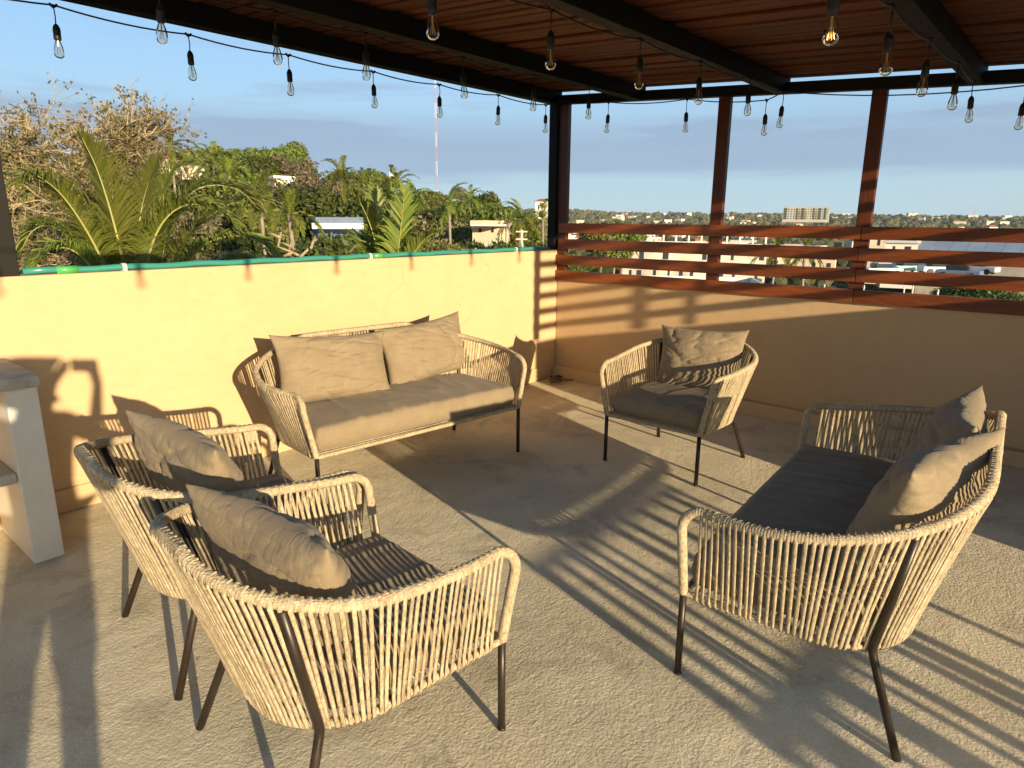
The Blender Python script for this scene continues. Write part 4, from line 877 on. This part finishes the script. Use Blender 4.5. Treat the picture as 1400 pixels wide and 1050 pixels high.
house('cream_house', 'cream house partly hidden beside the red roofed one', put(262, 238, 80), rzf(262, .1), 2.0, 2, .3, M_hc, 1, 2, base=.6)
house('ridge_house', 'small white and pink house on the skyline beside the corner post', put(743, 292, 300), rzf(743), 7, 7, 5, M_hw, 1, 2, 'hip')
big = house('long_building', 'long unfinished white building with many pillars behind the railing', put(940, 384, 105), rzf(930, .12), 20, 9, 5.2, M_cg, 2, 11, cat='building', base=12)
house('white_shed', 'white walled yard building below the long white building', put(925, 420, 70), rzf(925, .05), 15, 7, 2.4, M_hw, 1, 6, cat='building')
for k in range(12):
    c_ = link('pillar', boxmesh('pillar', -.12, .12, -.12, .12, 0, 1.3, M_hw), big); c_.location = (-9.6 + 1.75 * k, -4.6, 5.66)
house('cream_block', 'cream block with orange tint right of the right hand post', put(1212, 344, 150), rzf(1212), 9, 6, 4, M_hc, 1, 4, cat='building')
house('town_house', 'small white house with pointed roof in the town', put(1231, 346, 140), rzf(1231), 5, 5, 1.8, M_hw, 1, 2, 'hip', mr=M_hw)
ws = thing('warehouse', 'wide warehouse with grey blue ribbed metal roof at the right edge', 'warehouse', put(1390, 352, 150), rzf(1390, -.15))
M_ws = m_plain('grey_blue_metal_roof', (.27, .33, .40), .45, .12, .3)
link('wall', boxmesh('wall', -13, 22, -9, 9, -10, .4, M_cg), ws)
for k in range(14):
    w_ = MB(); x0 = -14 + 2.6 * k; w_.add([(x0, -10, .5), (x0 + 2.56, -10, .5), (x0 + 2.56, 0, 4.6), (x0, 0, 4.6), (x0 + 2.56, 10, .5), (x0, 10, .5), (x0, -10, .4), (x0 + 2.56, -10, .4)], [(0, 1, 2, 3), (3, 2, 4, 5), (6, 7, 1, 0)]); link('roof_panel', w_.mesh('roof_panel', M_ws), ws)
bs = thing('bus_roof', 'long white and blue vehicle roof near the warehouse', 'bus', put(1282, 350, 130), rzf(1282, .3)); link('body', boxmesh('bus', -5, 5, -1.2, 1.2, -2.4, .2, M_hw, .2), bs); link('stripe', boxmesh('bus', -5.02, 5.02, -1.22, 1.22, -.7, -.3, mat('blue_paint', (.05, .15, .4), .4)), bs)
for k, (px, py, r, col) in enumerate(((1205, 376, 92, (.7, .7, .68)), (1240, 372, 100, (.25, .5, .45)), (1282, 374, 95, (.6, .65, .7)), (1222, 366, 112, (.3, .33, .36)), (1262, 368, 105, (.5, .5, .5)), (1310, 380, 88, (.15, .2, .3)), (1335, 374, 96, (.55, .55, .58)))):
    cr = thing('parked_car', ['white car parked in the yard right of the post', 'green car parked beyond the white one', 'long silver van behind the thin poles', 'dark grey car farthest back in the yard', 'grey car between two thin poles', 'dark blue car near the yard edge', 'light grey car next to the dark shrubs'][k], 'car', put(px, py, r), rzf(px, rng.uniform(-.6, .6)))
    cr.location.z = ground(cr.location.x, cr.location.y) + .1 if False else cr.location.z
    mc = mat('car_paint', col, .3); bb = boxmesh('body', -2.1, 2.1, -.85, .85, .25, .85, mc, .12); link('body', bb, cr); link('cabin', boxmesh('cabin', -1.2, 1.0, -.72, .72, .86, 1.4, M_win, .18), cr); link('roof', boxmesh('roof', -.9, .7, -.66, .66, 1.401, 1.44, mc), cr)
    for wx in (-1.3, 1.3):
        for wy in (-.86, .86): w_ = MB(); w_.tube([(wx, wy - .1, .3), (wx, wy + .1, .3)], .32, 14); link('wheel', w_.mesh('wheel', M_black), cr)
struct('yard', mesh_from('yard', [G(px, r, dz) for px, r, dz in ((1185, 75, .5), (1420, 75, .5), (1420, 118, .6), (1185, 118, .6))], [(0, 1, 2, 3)], m_plain('pale_dusty_yard', (.34, .31, .26), .95, .15, .15)))
struct('road', mesh_from('road', [G(px, r, dz) for px, r, dz in ((1180, 55, .6), (1440, 42, .6), (1440, 58, .7), (1180, 68, .7))], [(0, 1, 2, 3)], m_plain('worn_asphalt', (.16, .155, .15), .9, .2, .3)))
for k, px in enumerate((1193, 1250, 1262, 1298, 1190, 1293, 1138)):
    r = (80, 88, 90, 84, 60, 58, 120)[k]; g = G(px, r); b = MB(); b.tube([(0, 0, 0), (0, 0, 7.5 if k < 4 else 6)], [.11, .08], 8); b.tube([(-.5, 0, 7.2 if k < 4 else 5.7), (.5, 0, 7.2 if k < 4 else 5.7)], .04, 6)
    thing('street_pole', 'pale thin pole in the town behind the slat railing', 'pole', g, 0, 'poles in the town', b.mesh('pole', M_hw, True))
up_ = thing('utility_pole', 'pale concrete utility pole with crossarms and insulators beyond the left wall', 'utility pole', put(713, 345, 42))
b = MB(); b.tube([(0, 0, -4), (0, 0, 1.35)], [.10, .08], 8); link('pole', b.mesh('pole', M_hc, True), up_)
for z in (1.2, .75): c_ = link('crossarm', boxmesh('arm', -.35, .35, -.05, .05, 0, .08, M_hc), up_); c_.location = (0, 0, z); c_.rotation_euler = (0, 0, rzf(713))
b = MB(); b.lathe([(0, 0), (.10, 0), (.10, .3), (0, .3)], (-.15, -.15, .25), 10); link('transformer', b.mesh('tr', M_gr), up_)

# apartment tower on the far hill
tp = P(1101, 300, 1130); ab = thing('apartment_building', 'wide pale apartment block with yellow green panels on the far hill', 'building', (tp.x, tp.y, P(1101, 301, 1130).z), rzf(1101, .0))
M_y = m_plain('yellow_green_panel', (.30, .30, .09), .8, .1, .2); M_dk = m_plain('dark_grey_panel', (.10, .11, .10), .8, .2, .2); M_pale = m_plain('pale_facade', (.42, .41, .38), .85, .1, .1)
link('wall', boxmesh('wall', -32, 32, -7, 7, -3, 18.5, M_pale), ab)
xs = -31
for k, (w_, m_) in enumerate(((5, M_dk), (4, M_pale), (4, M_pale), (4, M_pale), (3, M_dk), (4, M_y), (5, M_dk), (4, M_y), (3, M_pale), (4, M_pale), (3, M_dk), (4, M_y), (5, M_dk), (3, M_pale), (4, M_dk), (3, M_pale))):
    if m_ is not M_pale: pn = link('facade_panel', boxmesh('panel', 0, w_ - .3, -.15, .1, 1, 17.5 if m_ is M_dk else 12, m_), ab); pn.location = (xs, -7.1, 0)
    for f in range(5): wi = link('window', boxmesh('window', .6, w_ - 1.2, -.05, .1, 0, 1.5, M_win), ab); wi.location = (xs, -7.28 if m_ is not M_pale else -7.08, 1.6 + 3.3 * f)
    xs += w_
link('roof_edge', boxmesh('roof', -32.4, 32.4, -7.4, 7.4, 18.51, 19.4, M_pale), ab)

# masts
def mast(label, px, py0, py1, r, w, bands):
    b0_ = P(px, py0, r); top = P(px, py1, r); H_ = top.z - b0_.z; o = thing('radio_mast', label, 'mast', b0_)
    mats = [mat('mast_white', (.55, .56, .58), .5), mat('mast_red', (.42, .24, .22), .5)]
    for k in range(bands):
        b = MB(); z0, z1 = H_ * k / bands, H_ * (k + 1) / bands
        for q in range(3):
            a = q * 2.094; dx, dy = w * math.cos(a), w * math.sin(a); b.tube([(dx, dy, z0), (dx, dy, z1)], w * .13, 5)
        nseg = max(1, int((z1 - z0) / (w * 2.5)))
        for j in range(nseg):
            za, zb = z0 + (z1 - z0) * j / nseg, z0 + (z1 - z0) * (j + 1) / nseg
            for q in range(3): a, c = q * 2.094, (q + 1) * 2.094; b.tube([(w * math.cos(a), w * math.sin(a), za), (w * math.cos(c), w * math.sin(c), zb)], w * .07, 4, False)
        link('mast_section', b.mesh('mast_section', mats[k % 2 if bands > 1 else 0]), o)
    return o
mast('tall slender red and white lattice mast rising to the roof edge', 598, 278, 100, 420, .55, 9)
mast('short striped mast on the far right horizon', 1331, 299, 283, 1500, 1.1, 6)
tw_ = thing('water_tower', 'small white tower with antennas on the skyline left of the mast', 'tower', P(536, 262, 260)); b = MB(); b.tube([(0, 0, -3), (0, 0, 5)], .55, 10); link('shaft', b.mesh('shaft', M_hw, True), tw_)
b = MB(); b.lathe([(0, 4.5), (1.1, 4.6), (1.2, 5.6), (.5, 6.4), (0, 6.4)], n=12); b.tube([(-.9, 0, 5), (-.9, 0, 8)], .08, 5); b.tube([(.9, 0, 5), (.9, 0, 7.4)], .08, 5); link('tank', b.mesh('tank', M_hw, True), tw_)

# small houses scattered over the far hills
protos = []
for k, (w, d, h, m_, rf_) in enumerate(((11, 9, 6, M_hw, 'flat'), (9, 8, 3.6, M_hw, 'hip'), (14, 9, 6.5, M_hc, 'flat'), (8, 8, 4, M_hc, 'flat'))):
    protos.append((w, d, h, m_, rf_))
def wall_roof(w, d, h, m_, rf_):
    b = MB(); b.box(-w / 2, w / 2, -d / 2, d / 2, -5, h); me = b.mesh('wall', m_)
    r = MB()
    if rf_ == 'flat': r.box(-w / 2 - .3, w / 2 + .3, -d / 2 - .3, d / 2 + .3, h + .01, h + .5)
    else: r.add([(-w / 2 - .5, -d / 2 - .5, h), (w / 2 + .5, -d / 2 - .5, h), (w / 2 + .5, d / 2 + .5, h), (-w / 2 - .5, d / 2 + .5, h), (-w / 4, 0, h + 2), (w / 4, 0, h + 2)], [(0, 1, 5, 4), (1, 2, 5), (2, 3, 4, 5), (3, 0, 4), (3, 2, 1, 0)])
    return me, (w, d, h), r.mesh('roof', M_red if rf_ == 'hip' else M_gr)
ME_win = boxmesh('window', -.6, .6, -.03, .03, 0, 1.2, M_win); tkb = MB(); tkb.lathe([(0, 0), (.7, 0), (.72, 1.0), (.5, 1.35), (.2, 1.5), (0, 1.5)], n=10); ME_tank = tkb.mesh('tank', M_black, True)
PR = [wall_roof(*p) for p in protos]
cnt = 0
while cnt < 150:
    px = rng.uniform(770, 1500) if cnt > 12 else rng.uniform(700, 800); r = rng.uniform(450, 2700) if cnt % 3 else rng.uniform(230, 700)
    if 1050 < px < 1150 and r < 950 and r > 500: continue
    p = G(px, r, .8); q = PR[rng.randrange(4)]
    o = thing('town_house', ['white flat roofed', 'white red roofed', 'long cream flat roofed', 'small cream'][PR.index(q)] + (' house in the middle of the town beyond the railing' if r < 700 else ' house on the lower slopes of the far hills' if r < 1700 else ' house high on the farthest hills'), 'house', p, rzf(px, rng.uniform(-.6, .6)), 'houses scattered over the far hills'); s = rng.uniform(.7, 1.2) * (1 + r / 4000); o.scale = (s, s, s)
    link('wall', q[0], o); link('roof', q[2], o); cnt += 1
    if r < 1000:
        w, d, h = q[1]
        for f in range(max(1, int(h / 3))):
            for k in range(3):
                if rng.random() < .25: continue
                wi = link('window', ME_win, o); wi.location = (-w / 2 + w * (k + .5) / 3 + rng.uniform(-.5, .5), -d / 2 - .03, f * 3 + .9); wi.scale = (rng.uniform(.5, 1.6), 1, rng.uniform(.8, 1.3))
    if rng.random() < .4: tk_ = link('water_tank', ME_tank, o); tk_.location = (rng.uniform(-2, 2), rng.uniform(-2, 2), q[1][2] + .3)
hv = MB(); hv.box(-4400, 4400, -4400, 4400, -90, 110); hm = bpy.data.materials.new('haze'); hm.use_nodes = True; ht = hm.node_tree; ht.nodes.clear()
ho = ht.nodes.new('ShaderNodeOutputMaterial'); hp_ = ht.nodes.new('ShaderNodeVolumePrincipled'); hp_.inputs['Density'].default_value = .00005; hp_.inputs['Color'].default_value = (.75, .88, 1, 1); ht.links.new(hp_.outputs[0], ho.inputs['Volume'])
link('haze', hv.mesh('haze', hm), None, kind='stuff')
print('objects', len(bpy.data.objects))
